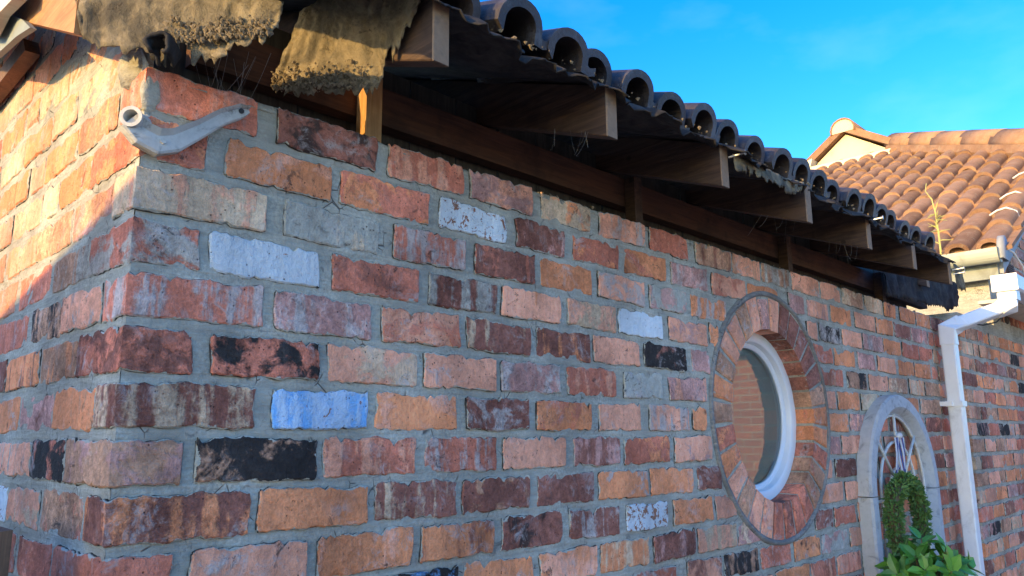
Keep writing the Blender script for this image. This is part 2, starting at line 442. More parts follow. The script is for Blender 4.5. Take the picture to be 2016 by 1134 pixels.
M_BLACK = mat_plain('black_iron', (0.02, 0.02, 0.02), 0.6, 0.3, 30)
M_GUTTER = mat_plain('grey_green_gutter', (0.40, 0.43, 0.35), 0.55, 0.12, 14, 0.1, dirt=((0.18, 0.17, 0.12), 0.5))
M_LEAD = mat_plain('weathered_lead', (0.28, 0.30, 0.31), 0.7, 0.25, 18, 0.3)
M_RENDER = mat_plain('cream_render', (0.56, 0.48, 0.35), 0.9, 0.12, 10, 0.3, dirt=((0.30, 0.24, 0.16), 0.4))
M_VENT = mat_plain('brown_air_brick', (0.13, 0.075, 0.05), 0.8, 0.25, 30)
M_CABLE = mat_plain('white_cable', (0.68, 0.67, 0.62), 0.5, 0.06, 30, 0)
M_WEB = mat_plain('cobweb', (0.22, 0.21, 0.19), 0.9, 0.2, 40, 0)
M_NAIL = mat_plain('galvanised_nail', (0.55, 0.55, 0.52), 0.45, 0.15, 40, 0, metal=0.6)
M_FENCE = mat_wood('fence_timber', (0.10, 0.055, 0.03), (0.17, 0.095, 0.05), 'z')
M_PAVING = mat_paving()
M_OPPOSITE = mat_pattern_brick('sunlit_house_brick')
M_DARKROOF = mat_plain('slate_roof', (0.06, 0.06, 0.065), 0.8, 0.3, 6)
M_TERRACOTTA = mat_plain('terracotta_pot', (0.36, 0.15, 0.08), 0.85, 0.2, 20)

PAL = {'o': (0.80, 0.315, 0.145), 'p': (0.84, 0.400, 0.255), 'r': (0.62, 0.215, 0.135), 'd': (0.30, 0.125, 0.090),
       'k': (0.038, 0.034, 0.032), 'y': (0.66, 0.500, 0.335), 'm': (0.55, 0.305, 0.260), 't': (0.54, 0.305, 0.190),
       'g': (0.43, 0.43, 0.37), 'w': (0.64, 0.71, 0.74), 'b': (0.20, 0.45, 0.78)}
# ------------------------------------------------------------------ ground
tag(obj('ground', [(-40, -40, GROUND), (60, -40, GROUND), (60, 60, GROUND), (-40, 60, GROUND)], [(0, 1, 2, 3)], M_PAVING, loc=(0, 0, GROUND)), kind='structure')

# ------------------------------------------------------------------ bricks
GA, BH = 0.09, 0.074          # course gauge, brick height
WIN = (2.218, -0.481)         # round window centre on the front wall
RING = 0.437

def brick_grid(w, h, seed, step=0.018, turn=0.0, jit=1.0, clip=None, proud=0.006):
    """local mesh of one brick: x along the wall 0..w, z 0..h, outward is -y; 'turn' > 0 wraps it round the left corner by that length"""
    g = np.random.RandomState(seed)
    L = w + turn
    nu = max(3, int(round(L / step))); nz = 4 if step < 0.03 else 2
    s = np.linspace(-turn, w, nu + 1)
    if turn: s[1 + np.argmin(abs(s[1:-1]))] = 0.0
    t = np.linspace(0, h, nz + 1)
    be = 0.0035                                               # tight arris
    s = np.concatenate(([s[0], s[0] + be], s[1:-1], [s[-1] - be, s[-1]])); nu += 2
    t = np.concatenate(([0, be], t[1:-1], [h - be, h])); nz += 2
    jl, jr = noise1(nz + 1, seed + 1, 0.0036 * jit, 1), noise1(nz + 1, seed + 2, 0.0036 * jit, 1)
    jb = noise1(nu + 1, seed + 3, 0.0016 * jit, 3) + noise1(nu + 1, seed + 5, 0.0012 * jit, 0)
    jt = noise1(nu + 1, seed + 4, 0.0022 * jit, 3) + noise1(nu + 1, seed + 6, 0.0022 * jit, 0)
    for _ in range(3):                                        # chipped places
        k = g.randint(0, nu + 1); jt[k] -= g.uniform(0, 0.009) * jit
        k = g.randint(0, nu + 1); jb[k] += g.uniform(0, 0.005) * jit
    tilt = g.uniform(-0.005, 0.005) * jit
    chip = [(g.randint(0, nu + 1), g.choice((0, nz)), g.uniform(0.002, 0.007)) for _ in range(g.randint(1, 5))]
    bow = g.uniform(-0.0015, 0.002)
    pr = proud + g.uniform(-0.002, 0.0025)
    X = np.zeros((nu + 1, nz + 1)); Z = np.zeros_like(X); D = np.zeros_like(X); E = np.zeros_like(X)
    for i in range(nu + 1):
        a = (s[i] + turn) / L
        for j in range(nz + 1):
            b = t[j] / h
            x = s[i] + (jl[j] * max(0, 1 - a * 5)) + jr[j] * max(0, 1 - (1 - a) * 5)
            z = t[j] + jb[i] * max(0, 1 - b * 2) + jt[i] * max(0, 1 - (1 - b) * 2) + tilt * (a - 0.5)
            c = 0.007
            if i in (0, nu) and j in (0, nz):
                x += c * (0.5 if i == 0 else -0.5); z += c * (0.3 if j == 0 else -0.3)
            X[i, j], Z[i, j] = x, z
            e = min(a * L, (1 - a) * L, t[j], h - t[j])
            E[i, j] = e
            border = i in (0, nu) or j in (0, nz)
            D[i, j] = -(pr - 0.003 if border else pr + bow * 4 * a * (1 - a)) - g.uniform(-0.0008, 0.0008) * (1 if not border else 0.3)
    for (ci, cj, cd) in chip:                                  # spalled arrises
        for i in range(max(0, ci - 1), min(nu, ci + 1) + 1):
            for j in ((cj, cj + 1) if cj == 0 else (cj - 1, cj)): D[i, j] += cd * (1.0 if i == ci else 0.5)
    if clip:
        cx, cz, rc, x0, z0 = clip
        for i in range(nu + 1):
            for j in range(nz + 1):
                dx, dz = X[i, j] + x0 - cx, Z[i, j] + z0 - cz
                r = math.hypot(dx, dz)
                if r < rc:
                    X[i, j] = cx + dx / max(r, 1e-4) * rc - x0; Z[i, j] = cz + dz / max(r, 1e-4) * rc - z0
    def pos(x, d, z):
        if x >= 0 or not turn: return (x, d, z)
        return (d, -x, z)                                      # round the corner: outward becomes -x
    V, F, A = [], [], []
    idx = {}
    for i in range(nu + 1):
        for j in range(nz + 1):
            idx[i, j] = len(V)
            if turn and abs(s[i]) < 1e-9: V.append((D[i, j] * 0.9, D[i, j] * 0.9, Z[i, j]))
            else: V.append(pos(X[i, j], D[i, j], Z[i, j]))
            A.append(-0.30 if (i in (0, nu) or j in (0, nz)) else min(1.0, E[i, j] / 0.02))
    for i in range(nu):
        for j in range(nz): F.append((idx[i, j], idx[i + 1, j], idx[i + 1, j + 1], idx[i, j + 1]))
    loop = [(i, 0) for i in range(nu)] + [(nu, j) for j in range(nz)] + [(i, nz) for i in range(nu, 0, -1)] + [(0, j) for j in range(nz, 0, -1)]
    st = len(V)
    for (i, j) in loop:
        if turn and abs(s[i]) < 1e-9: V.append((0.012, 0.012, Z[i, j]))
        else: V.append(pos(X[i, j], 0.012, Z[i, j]))
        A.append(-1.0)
    n = len(loop)
    for k in range(n):
        a, b = loop[k], loop[(k + 1) % n]
        F.append((idx[b], idx[a], st + k, st + (k + 1) % n))
    return V, F, A

def dress(o, code, rnd):
    b, s_, a = code[0], code[1][0], int(code[1][1])
    v = rnd.uniform(0.86, 1.16)
    o.color = tuple(min(1, x * v) for x in PAL[b]) + (1,)
    c2 = (0.50, 0.455, 0.42) if (s_ == 'w' and b != 'w') else PAL[s_]
    if b == 'w' and s_ in 'rtp': c2 = PAL['w']
    if b == 'b': c2 = (0.52, 0.66, 0.80)
    o['c2'] = [float(x) for x in c2]
    o['amt'] = a / 10.0
    o['paint'] = 1.0 if b in 'wb' else 0.0
    o['grit'] = {'p': 0.5, 'o': 0.55, 'y': 0.6, 'g': 0.5, 'w': 0.15, 'b': 0.15, 'r': 0.7}.get(b, 0.95) * rnd.uniform(0.75, 1.15)
    o['wear'] = (0.14 if b == 'b' else a / 10.0 if b == 'w' else 0.0)

def make_brick(parent, x0, z0, w, code, seed, step=0.018, turn=0.0, axis='front', clip=None, base=(0, 0), jit=1.0):
    V, F, A = brick_grid(w, BH, seed, step, turn, jit, clip, 0.0035 if axis == 'side' else 0.0055)
    c = np.array((w / 2, 0, 0))
    V = np.asarray(V) - c
    me = mesh('brick', V, F, M_BRICK, smooth=True)
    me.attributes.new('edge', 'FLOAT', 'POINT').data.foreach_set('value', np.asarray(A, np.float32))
    try: me.set_sharp_from_angle(angle=math.radians(24))
    except Exception: pass
    o = bpy.data.objects.new('brick', me)
    COL.objects.link(o)
    if axis == 'front': place(o, (base[0] + x0 + w / 2, base[1], z0), parent)
    else:
        place(o, (base[0], base[1] + x0 + w / 2, z0), parent); o.rotation_euler = (0, 0, -math.pi / 2)
    dress(o, code, random.Random(seed))
    return o

FRONT={
 0:"0.000 0.205 r m4;0.244 0.475 d k4;0.505 0.724 r p5;0.741 0.961 m p4;0.994 1.194 y o4;1.230 1.454 p w4;1.475 1.686 r p2;1.735 1.966 t d4;1.977 2.175 p t4;2.190 2.411 t g5;2.429 2.677 p t3;2.691 2.885 p t2;2.906 3.131 t y4;3.160 3.371 y o3;3.390 3.537 o d4;3.599 3.818 o t3;3.833 4.046 o t2",
 1:"0.013 0.110 r o4;0.145 0.368 o p3;0.388 0.620 r o4;0.650 0.865 w t4;0.898 1.083 d m4;1.119 1.319 r o3;1.345 1.558 o r4;1.583 1.800 m w4;1.826 2.054 p r4;2.069 2.300 o y2;2.383 2.515 m d2;2.551 2.748 p m4;2.773 2.979 o d2;3.023 3.253 p m2;3.271 3.484 o p2;3.511 3.730 d m1;3.745 3.984 m r3;4.000 4.082 r d1",
 2:"0.000 0.230 y p4;0.266 0.487 g y2;0.523 0.729 r w5;0.758 0.967 d r4;0.988 1.193 o p3;1.217 1.437 p w4;1.462 1.664 g m5;1.690 1.911 o w5;2.526 2.618 p o1;2.642 2.846 k w5;2.867 3.076 p o3;3.093 3.323 m w4;3.342 3.568 o p3;3.589 3.814 r m3;3.837 4.035 r d2;4.051 4.109 t r1",
 3:"0.000 0.110 r g5;0.127 0.348 w w0;0.376 0.596 r d3;0.622 0.831 d g5;0.844 1.062 p o2;1.088 1.297 y p5;1.308 1.524 w w0;1.557 1.781 p m4;1.794 1.848 o p1;2.578 2.751 r o2;2.771 2.982 o p2;3.015 3.213 m d3;3.249 3.467 p o3;3.514 3.719 o d3;3.734 3.972 o p1;4.004 4.095 r d1",
 4:"0.000 0.235 r w5;0.256 0.475 m w4;0.499 0.715 p r4;0.736 0.947 d y3;0.969 1.181 d o4;1.191 1.404 p o2;1.424 1.647 k d3;1.679 1.787 m w3;2.584 2.833 r t4;2.880 3.090 k t5;3.119 3.344 p t2;3.363 3.598 t y3;3.627 3.840 y o4;3.863 4.080 t g2",
 5:"0.000 0.114 d r5;0.144 0.353 k r5;0.371 0.592 p y5;0.607 0.830 p w2;0.846 1.056 m w5;1.082 1.289 r p4;1.322 1.513 g w3;1.547 1.753 m p4;2.646 2.743 p g3;2.763 2.989 o t2;3.011 3.221 y t4;3.245 3.476 t m3;3.503 3.729 o t3;3.758 4.073 t d3",
 6:"0.000 0.227 d y5;0.260 0.470 b w5;0.490 0.709 o p4;0.736 0.939 d w4;0.964 1.173 o r4;1.205 1.397 p k2;1.437 1.647 p w5;1.667 1.747 o r1;2.637 2.850 o p3;2.871 3.057 m p4;3.085 3.289 r t2;3.320 3.551 d t3;3.586 3.789 r o3;3.819 4.058 d r4",
 7:"0.000 0.109 t m4;0.130 0.359 k t3;0.373 0.594 r p5;0.617 0.830 r w4;0.848 1.068 p o3;1.098 1.295 d m5;1.313 1.533 r o4;1.557 1.770 p m3;2.628 2.749 m p4;2.769 2.957 p r3;2.985 3.203 t r3;3.234 3.457 p o3;3.490 3.738 d t2;3.775 4.050 r t3",
 8:"0.000 0.230 d o4;0.244 0.475 o p2;0.492 0.707 d y4;0.723 0.937 d t4;0.962 1.180 d d0;1.197 1.421 o w4;1.431 1.656 o p4;1.678 1.822 d o3;2.578 2.657 p o1;2.686 2.888 d r1;2.925 3.121 p o3;3.150 3.365 r t3;3.398 3.636 o t2;3.672 4.043 d r4",
 9:"0.000 0.101 r d3;0.130 0.346 p w3;0.367 0.588 o p4;0.608 0.818 o d4;0.842 1.051 d k4;1.078 1.283 d w4;1.314 1.510 w r5;1.536 1.754 o p3;1.775 1.900 p r2;2.537 2.740 p o4;2.765 2.947 p m3;2.974 3.173 o t3;3.203 3.424 r m3;3.457 3.679 t p2;3.716 4.043 o d3",
 10:"0.000 0.223 o p4;0.241 0.457 r p3;0.474 0.713 k b4;0.730 0.946 o p2;0.967 1.182 p o4;1.197 1.411 o y5;1.430 1.647 d m3;1.661 1.889 y p5;1.902 2.064 m y4;2.471 2.625 d w4;2.639 2.841 r o1;2.867 3.074 p t3;3.103 3.333 d r3;3.365 3.600 o p2;3.636 4.027 r t3",
 11:"0.000 0.111 o r3;0.129 0.313 p o3;0.333 0.542 r d3;0.567 0.757 o p3;0.779 0.983 d r4;1.009 1.213 p o3;1.333 1.539 r w4;1.597 1.785 p d4;1.803 2.023 k t4;2.040 2.254 r w3;2.281 2.493 o k3;2.511 2.749 g m5;2.769 2.957 p t3;2.984 3.196 r o2;3.226 3.462 t p3;3.496 4.010 o r3",
 12:"1.209 1.432 o p3;1.456 1.665 r p2;1.693 1.872 d r2;1.888 2.108 p o2;2.137 2.386 o p3;2.403 2.615 r p4;2.633 2.850 p r4;2.876 3.084 d t2;3.113 3.331 p r2;3.363 3.993 r o2",
 13:"1.712 1.925 r p2;1.944 2.130 o r2;2.152 2.370 t p2;2.390 2.600 p r3;2.623 2.849 d r3;2.875 3.089 o t3;3.117 3.343 p r2;3.375 3.976 d r2",
 14:"1.945 2.152 p r2;2.171 2.386 r d2;2.407 2.604 o p2;2.627 2.848 p r2;2.874 3.093 r d2;3.122 3.959 o p2",
}
SIDE={
 2:"0.000 0.102 y t2;0.115 0.329 t m4;0.338 0.571 t p4;0.579 0.835 p o3",
 3:"0.000 0.202 r p2;0.216 0.430 t g4;0.450 0.684 r p2;0.710 1.074 p o3",
 4:"0.000 0.106 w p5;0.116 0.343 p w3;0.349 0.551 k t5;0.582 0.871 r m3",
 5:"0.000 0.218 w p5;0.227 0.444 t o4;0.458 0.705 o d3",
 6:"0.000 0.097 y p4;0.107 0.332 o t3;0.342 0.563 m d3;0.579 0.881 o p2",
 7:"0.000 0.221 p o3;0.232 0.438 k r4;0.452 0.718 p g4",
 8:"0.000 0.095 o w4;0.115 0.347 t r3;0.360 0.584 p y3;0.596 0.940 w p3",
 9:"0.000 0.238 r p2;0.256 0.465 r p2;0.487 0.790 r d2",
 1:"0.000 0.242 o p2;0.248 0.447 o t3;0.457 0.563 y p3;0.578 0.805 p o3",
}

RAND_CODES = [('o', 'p3'), ('p', 'o3'), ('r', 'p3'), ('d', 'r3'), ('m', 'w3'), ('t', 'p3'), ('k', 't3'), ('p', 'w4'), ('r', 'd4'), ('o', 'r4'), ('d', 't4'), ('p', 'm3'), ('o', 't2'), ('r', 'm3'), ('y', 'p4')]

shed = empty('brick_outbuilding', (0, 0, GROUND), label='low brick outbuilding with bare rafter ends, torn felt and a round window', cat='outbuilding')
WALL_END = 4.346

def noisy_sheet(x0, x1, z0, z1, step, keep, conv, seed, amp=0.0016):
    nx, nz = int((x1 - x0) / step), int((z1 - z0) / step)
    g = np.random.RandomState(seed).uniform(-1, 1, (nx + 1, nz + 1))
    for _ in range(2): g = (g + np.roll(g, 1, 0) + np.roll(g, 1, 1) + np.roll(g, -1, 0) + np.roll(g, -1, 1)) / 5
    V, F = [], []
    for i in range(nx + 1):
        for j in range(nz + 1):
            a, b = x0 + (x1 - x0) * i / nx, z0 + (z1 - z0) * j / nz
            V.append(conv(a, b, g[i, j] * amp * 2.5))
    for i in range(nx):
        for j in range(nz):
            a, b = x0 + (x1 - x0) * (i + .5) / nx, z0 + (z1 - z0) * (j + .5) / nz
            if keep(a, b): F.append((i * (nz + 1) + j, (i + 1) * (nz + 1) + j, (i + 1) * (nz + 1) + j + 1, i * (nz + 1) + j + 1))
    return V, F

# front wall: mortar body, then every brick laid in it
mb = MB()
V, F = noisy_sheet(0.0, WALL_END, -1.5, 0.066, 0.018, lambda a, b: math.hypot(a - WIN[0], b - WIN[1]) > 0.415, lambda a, b, d: (a, d - 0.0005, b), 3)
mb.add(V, F)
mb.add([(0, 0, GROUND), (WALL_END, 0, GROUND), (WALL_END, 0, -1.5), (0, 0, -1.5)], [(0, 1, 2, 3)])
top = []                                                         # uneven bedding along the wall head
n = 140
zt = 0.068 + noise1(n + 1, 91, 0.004, 1)
for i in range(n + 1):
    x = WALL_END * i / n
    top += [(x, -0.002 + 0.003 * math.sin(i * 1.7), 0.058), (x, 0.001, zt[i] + 0.003), (x, 0.05, zt[i] + 0.004 * math.sin(i * 0.9)), (x, 0.105, zt[i]), (x, 0.105, GROUND)]
mb.add(top, [(i * 5 + k, (i + 1) * 5 + k, (i + 1) * 5 + k + 1, i * 5 + k + 1) for i in range(n) for k in range(3)])
front = mb.build('front_wall', M_MORTAR, shed, loc=(0, 0, GROUND), smooth=True)

side = None
mb = MB()
def gable(y): return min(0.155 + 0.45 * y, 0.078 + 1.1 * y)
V, F = noisy_sheet(0.0, 2.2, -1.5, 1.2, 0.02, lambda a, b: b < gable(a) + 0.012, lambda a, b, d: (d - 0.0005, a, min(b, gable(a))), 5)
mb.add(V, [tuple(reversed(f)) for f in F])
mb.add([(0, 0, GROUND), (0, 6, GROUND), (0, 6, -1.5), (0, 0, -1.5)], [(0, 1, 2, 3)])
mb.add([(0, 2.2, -1.5), (0, 6, -1.5), (0, 6, 1.5), (0, 2.2, 0.97)], [(0, 1, 2, 3)])
mb.add([(0.1, 0.1, GROUND), (0.1, 6, GROUND), (0.1, 6, 1.5), (0.1, 0.1, 0.12)], [(0, 1, 2, 3)])
side = mb.build('side_wall', M_MORTAR, shed, loc=(0, 0, GROUND), smooth=True)

front_n = 0
for c, line in FRONT.items():
    z0 = -c * GA
    ents = line.split(';')
    end = float(ents[-1].split()[1]) + 0.014
    while end < 4.30:                                          # behind the downpipe
        L = min(0.215, 4.335 - end); ents.append('%.3f %.3f %s %s' % ((end, end + L) + RAND_CODES[(c * 3 + int(end * 10)) % len(RAND_CODES)])); end += L + 0.014
    for k, e in enumerate(ents):
        u0, u1, b, s2 = e.split(); u0, u1 = float(u0), float(u1)
        seed = 1000 + c * 50 + k
        dcorn = min(math.hypot(u - WIN[0], z - WIN[1]) for u in (u0, u1, (u0 + u1) / 2) for z in (z0, z0 + BH, z0 + BH / 2))
        clip = (WIN[0], WIN[1], RING + 0.008, u0, z0) if dcorn < 0.49 else None
        step = 0.0095 if u0 < 0.9 else (0.014 if u0 < 1.5 else (0.020 if u0 < 2.4 else 0.03))
        turn = 0.0
        if u0 < 0.02:
            u0 = 0.0; s = SIDE.get(c)
            turn = float(s.split(';')[0].split()[1]) if s else (0.222 if c % 2 else 0.108)
        if c < 12 or u0 > 1.5:
            make_brick(front, u0, z0, u1 - u0, (b, s2), seed, step, turn, clip=clip, jit=1.0 if u0 < 2.4 else 0.8); front_n += 1
side_n = 0
RS = random.Random(21)
for c in range(-12, 12):
    z0 = -c * GA
    y = 0.0
    ent = []
    if c in SIDE:
        for k, e in enumerate(SIDE[c].split(';')):
            a, b_, cc, s2 = e.split(); ent.append((float(a), float(b_), (cc, s2)))
        y = max(e[1] for e in ent) + 0.014
    elif c in FRONT: y = (0.222 if c % 2 else 0.108) + 0.016
    else: y = max(0.01, (z0 + BH - 0.078) / 1.1, (z0 + BH - 0.155) / 0.45) + 0.015
    ent = [e for e in ent if e[0] > 0.01]
    while y < (1.55 if c < 0 else 1.25):
        L = RS.choice((0.105, 0.218, 0.218, 0.105, 0.16)) if c < 2 else RS.choice((0.105, 0.218))
        ent.append((y, y + L, RS.choice([('o', 'p3'), ('p', 'o3'), ('o', 't3'), ('p', 'y3'), ('r', 'o3'), ('y', 'o3'), ('t', 'o4'), ('o', 'r3')] if c < 3 else RAND_CODES)))  # warmer codes in the upper courses put the sunlit colour into the bricks
        y += L + 0.014
    for k, (a, b_, cc) in enumerate(ent):
        if z0 + BH > gable(a) + 0.015: continue
        make_brick(side, a, z0, b_ - a, cc, 5000 + (c + 20) * 40 + k, 0.02, 0.0, 'side'); side_n += 1
print('bricks front', front_n, 'side', side_n)

# the courses below the picture, out of sight from here
def low_bricks(name, parent, cells, mat):
    b = MB()
    for (v0, v1) in cells: b.box(v0[0], v1[0], v0[1], v1[1], v0[2], v1[2])
    o = b.build(name, mat, parent); o['kind'] = 'stuff'; return o
cells = []
for c in range(12, 24):
    z0 = -c * GA
    x = 0.0 if c % 2 else -0.12
    while x < WALL_END:
        a, e = max(x, 0.002), min(x + 0.225, WALL_END)
        if e - a > 0.04 and not (c in FRONT and a > 1.2): cells.append(((a, -0.005, z0), (e, 0.02, z0 + BH)))
        x += 0.24
o = low_bricks('lower_bricks', front, cells, M_BRICK); o.color = PAL['r'] + (1,); o['c2'] = list(PAL['p']); o['amt'] = 0.45; o['paint'] = 0.0; o['grit'] = 0.7
cells = []
for c in range(12, 24):
    z0 = -c * GA; y = 0.03 if c % 2 else 0.13
    while y < 1.4:
        cells.append(((-0.005, y, z0), (0.02, y + 0.222, z0 + BH))); y += 0.24
o = low_bricks('lower_bricks', side, cells, M_BRICK); o.color = PAL['r'] + (1,); o['c2'] = list(PAL['p']); o['amt'] = 0.45; o['paint'] = 0.0; o['grit'] = 0.7

# ------------------------------------------------------------------ round window
win = empty('round_window', (WIN[0], 0, WIN[1] - 0.4), shed)
win['label'] = 'round white framed window inside a ring of bricks'
cx, cz = WIN
def polar(r, a, y): return (cx + r * math.cos(a), y, cz + r * math.sin(a))
NV = 30
RI, RO = 0.305, 0.424
vc = [('r', 'p3'), ('p', 'm3'), ('r', 'd3'), ('o', 'p3'), ('p', 'r3'), ('m', 'p4'), ('r', 'o3'), ('t', 'p3'), ('d', 'r4'), ('o', 'r3')]
RV = random.Random(5)
for k in range(NV):
    a0 = 2 * math.pi * k / NV
    half_i, half_o = 0.0275 + RV.uniform(-0.002, 0.001), 0.0382 + RV.uniform(-0.003, 0.002)
    ro = RO + RV.uniform(-0.008, 0.006); ri = RI + RV.uniform(-0.003, 0.003)
    cs, sn = math.cos(a0), math.sin(a0)
    V, A = [], []
    rr = np.linspace(ri, ro, 5)
    g = np.random.RandomState(300 + k)
    def pt(r, lat, y): return (cx + r * cs - lat * sn, y, cz + r * sn + lat * cs)
    F = []
    prof = []
    for i, r in enumerate(rr):
        h = half_i + (half_o - half_i) * i / 4 + g.uniform(-0.0015, 0.0012)
        for lat in (-h, -h * 0.82, 0, h * 0.82, h):
            edge = abs(lat) > h * 0.95 or i in (0, 4)
            V.append(pt(r, lat, -0.008 + (0.004 if edge else 0) + g.uniform(-0.0012, 0.0012))); A.append(0.25 if edge else 0.9)
    for i in range(4):
        for j in range(4): F.append((i * 5 + j, i * 5 + j + 1, (i + 1) * 5 + j + 1, (i + 1) * 5 + j))
    st = len(V)
    back = 0.082
    for i, r in enumerate(rr):                                  # sides going into the wall
        h = half_i + (half_o - half_i) * i / 4
        V += [pt(r, -h, back), pt(r, h, back)]; A += [0.6, 0.6]
    for i in range(4):
        F.append((i * 5, (i + 1) * 5, st + 2 * (i + 1), st + 2 * i)); F.append((i * 5 + 4, st + 2 * i + 1, st + 2 * (i + 1) + 1, (i + 1) * 5 + 4))
    F.append((0, st, st + 1, 4, 3, 2, 1)); F.append((20, 21, 22, 23, 24, st + 9, st + 8))
    c0 = np.array(pt(0.365, 0, 0.0))
    me = mesh('voussoir', np.asarray(V) - c0, [tuple(reversed(f)) for f in F], M_BRICK, False)
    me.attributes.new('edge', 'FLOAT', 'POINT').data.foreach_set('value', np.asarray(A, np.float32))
    o = bpy.data.objects.new('voussoir', me); COL.objects.link(o); place(o, c0, win)
    dg_ = math.degrees(a0) % 360
    code = RV.choice(vc)
    if 12 < dg_ < 80: code = RV.choice([('d', 'r2'), ('d', 't2'), ('d', 'm2')])  # dark codes put the shade of the upper right reveal into brick colour
    elif dg_ < 12 or dg_ > 348: code = ('o', 'r3')
    elif dg_ > 280: code = RV.choice([('d', 'm4'), ('r', 'd4'), ('m', 'd4'), ('t', 'r3')])
    dress(o, code, RV)
# mortar behind and between, cement fillet round it
mb = MB(); N = 96
ring = []
for k in range(N):
    a = 2 * math.pi * k / N
    ring += [polar(0.436, a, 0.002), polar(0.432, a, -0.001), polar(0.3095, a, -0.001), polar(0.3095, a, 0.10)]
mb.add(ring, [(k * 4 + j, k * 4 + j + 1, ((k + 1) % N) * 4 + j + 1, ((k + 1) % N) * 4 + j) for k in range(N) for j in range(3)])
mb.build('ring_mortar', M_MORTAR, win, smooth=False)
V, F = [], []
fp = [(-0.010, 0.001), (-0.009, -0.007), (0.0, -0.011), (0.008, -0.007), (0.011, 0.001)]
jn = noise1(N, 44, 0.002)
for k in range(N):
    a = 2 * math.pi * k / N
    for (dr, y) in fp: V.append(polar(0.437 + dr + jn[k] * 0.6, a, y + jn[k] * 0.4))
F = [(k * 5 + j, k * 5 + j + 1, ((k + 1) % N) * 5 + j + 1, ((k + 1) % N) * 5 + j) for k in range(N) for j in range(4)]
obj('cement_ring', V, F, M_CEMENT, win, smooth=True)
# frame: stepped white ring set back in the opening
def ring_prof(prof, name, mat, smooth=True):
    V = [polar(r, 2 * math.pi * k / N, y) for k in range(N) for (r, y) in prof]
    n = len(prof)
    F = [(k * n + j, k * n + (j + 1) % n, ((k + 1) % N) * n + (j + 1) % n, ((k + 1) % N) * n + j) for k in range(N) for j in range(n)]
    o = obj(name, V, F, mat, win)
    me = o.data
    me.polygons.foreach_set('use_smooth', [True] * len(me.polygons))
    try: me.set_sharp_from_angle(angle=math.radians(35))
    except Exception: pass
    return o
ring_prof([(0.309, 0.070), (0.305, 0.066), (0.276, 0.066), (0.269, 0.070), (0.264, 0.084), (0.264, 0.135), (0.309, 0.135)], 'window_frame', M_UPVC)
ring_prof([(0.266, 0.090), (0.259, 0.086), (0.252, 0.088), (0.247, 0.094), (0.247, 0.107), (0.266, 0.107)], 'glazing_bead', M_UPVC)
disc = [polar(0.257, 2 * math.pi * k / N, 0.0985) for k in range(N)]
obj('pane', disc, [tuple(range(N))], M_GLASS, win)
disc = [polar(0.28, 2 * math.pi * k / N, 0.114) for k in range(N)]
obj('blind', disc, [tuple(range(N))], M_BLIND, win)
back = MB(); back.box(cx - 0.5, cx + 0.5, 0.24, 0.26, cz - 0.5, cz + 0.5); back.build('inner_board', M_BOARD, win)

# ------------------------------------------------------------------ timbers under the eave
TAN = 0.372
def r_bot(y): return 0.112 + TAN * (y + 0.30)
RAFX = [0.422 + 0.511 * i for i in range(6)] + [3.444, 3.93]
RW = 0.040
RR = random.Random(3)
for i, xr in enumerate(RAFX):
    ye = -0.30 + RR.uniform(-0.006, 0.006) if i < 7 else -0.06
    xl, yb, h = xr - RW, 2.5, 0.123 + RR.uniform(-0.003, 0.004)
    P8 = [(xl, ye, r_bot(ye)), (xr, ye, r_bot(ye)), (xr, yb, r_bot(yb)), (xl, yb, r_bot(yb)), (xl, ye, r_bot(ye) + h), (xr, ye, r_bot(ye) + h), (xr, yb, r_bot(yb) + h), (xl, yb, r_bot(yb) + h)]
    o = obj('rafter', P8, BOXF, [M_RAFTER, M_ENDGRAIN], shed)
    o.data.polygons[2].material_index = 1
    bv = o.modifiers.new('bevel', 'BEVEL'); bv.width = 0.0025; bv.segments = 1
MB().box(0.11, WALL_END, 0.085, 0.125, 0.155, 0.246).build('wall_plate', M_PLATE, shed)
for k in range(27):
    x = 0.06 + k * 0.152
    MB().box(x, x + 0.147, 0.132 + 0.002 * (k % 3), 0.15, -0.1, 0.32).build('board', M_BOARD, shed)
for x, w in ((0.478, 0.042), (1.478, 0.038), (2.515, 0.038), (3.54, 0.038)):
    MB().box(x, x + w, 0.045, 0.083, 0.062, r_bot(0.06) - 0.001).build('stud', M_STUD if x < 1 else M_RAFTER, shed)

# gable verge timbers at the left
def slope_board(name, x0, x1, y0, y1, lo, h, tan, mat, end_cut=0.0):
    P8 = [(x0, y0, lo + tan * y0), (x1, y0, lo + tan * y0), (x1, y1, lo + tan * y1), (x0, y1, lo + tan * y1)]
    P8 += [(p[0], p[1], p[2] + h) for p in P8]
    return obj(name, P8, BOXF, mat, shed)
slope_board('verge_rafter', -0.105, -0.062, 0.055, 2.4, 0.092, 0.065, 0.47, M_BARGE)
def slab(name, x0, x1, yz, mat):
    n_ = len(yz); V = [(x0, y, z) for y, z in yz] + [(x1, y, z) for y, z in yz]
    F = [tuple(range(n_)), tuple(range(2 * n_ - 1, n_ - 1, -1))] + [(k, n_ + k, n_ + (k + 1) % n_, (k + 1) % n_) for k in range(n_)]
    return obj(name, V, F, mat, shed)
slab('barge_board', -0.150, -0.130, [(1.6, 0.95), (0.30, 0.36), (0.297, 0.274), (0.327, 0.279), (0.433, 0.296), (0.515, 0.280), (1.6, 0.72)], M_CREAM)
slab('soffit_board', -0.118, -0.106, [(1.5, 0.80), (0.602, 0.385), (0.38, 0.272), (0.308, 0.226), (0.418, 0.251), (0.61, 0.279), (1.5, 0.62)], M_SOFFIT)
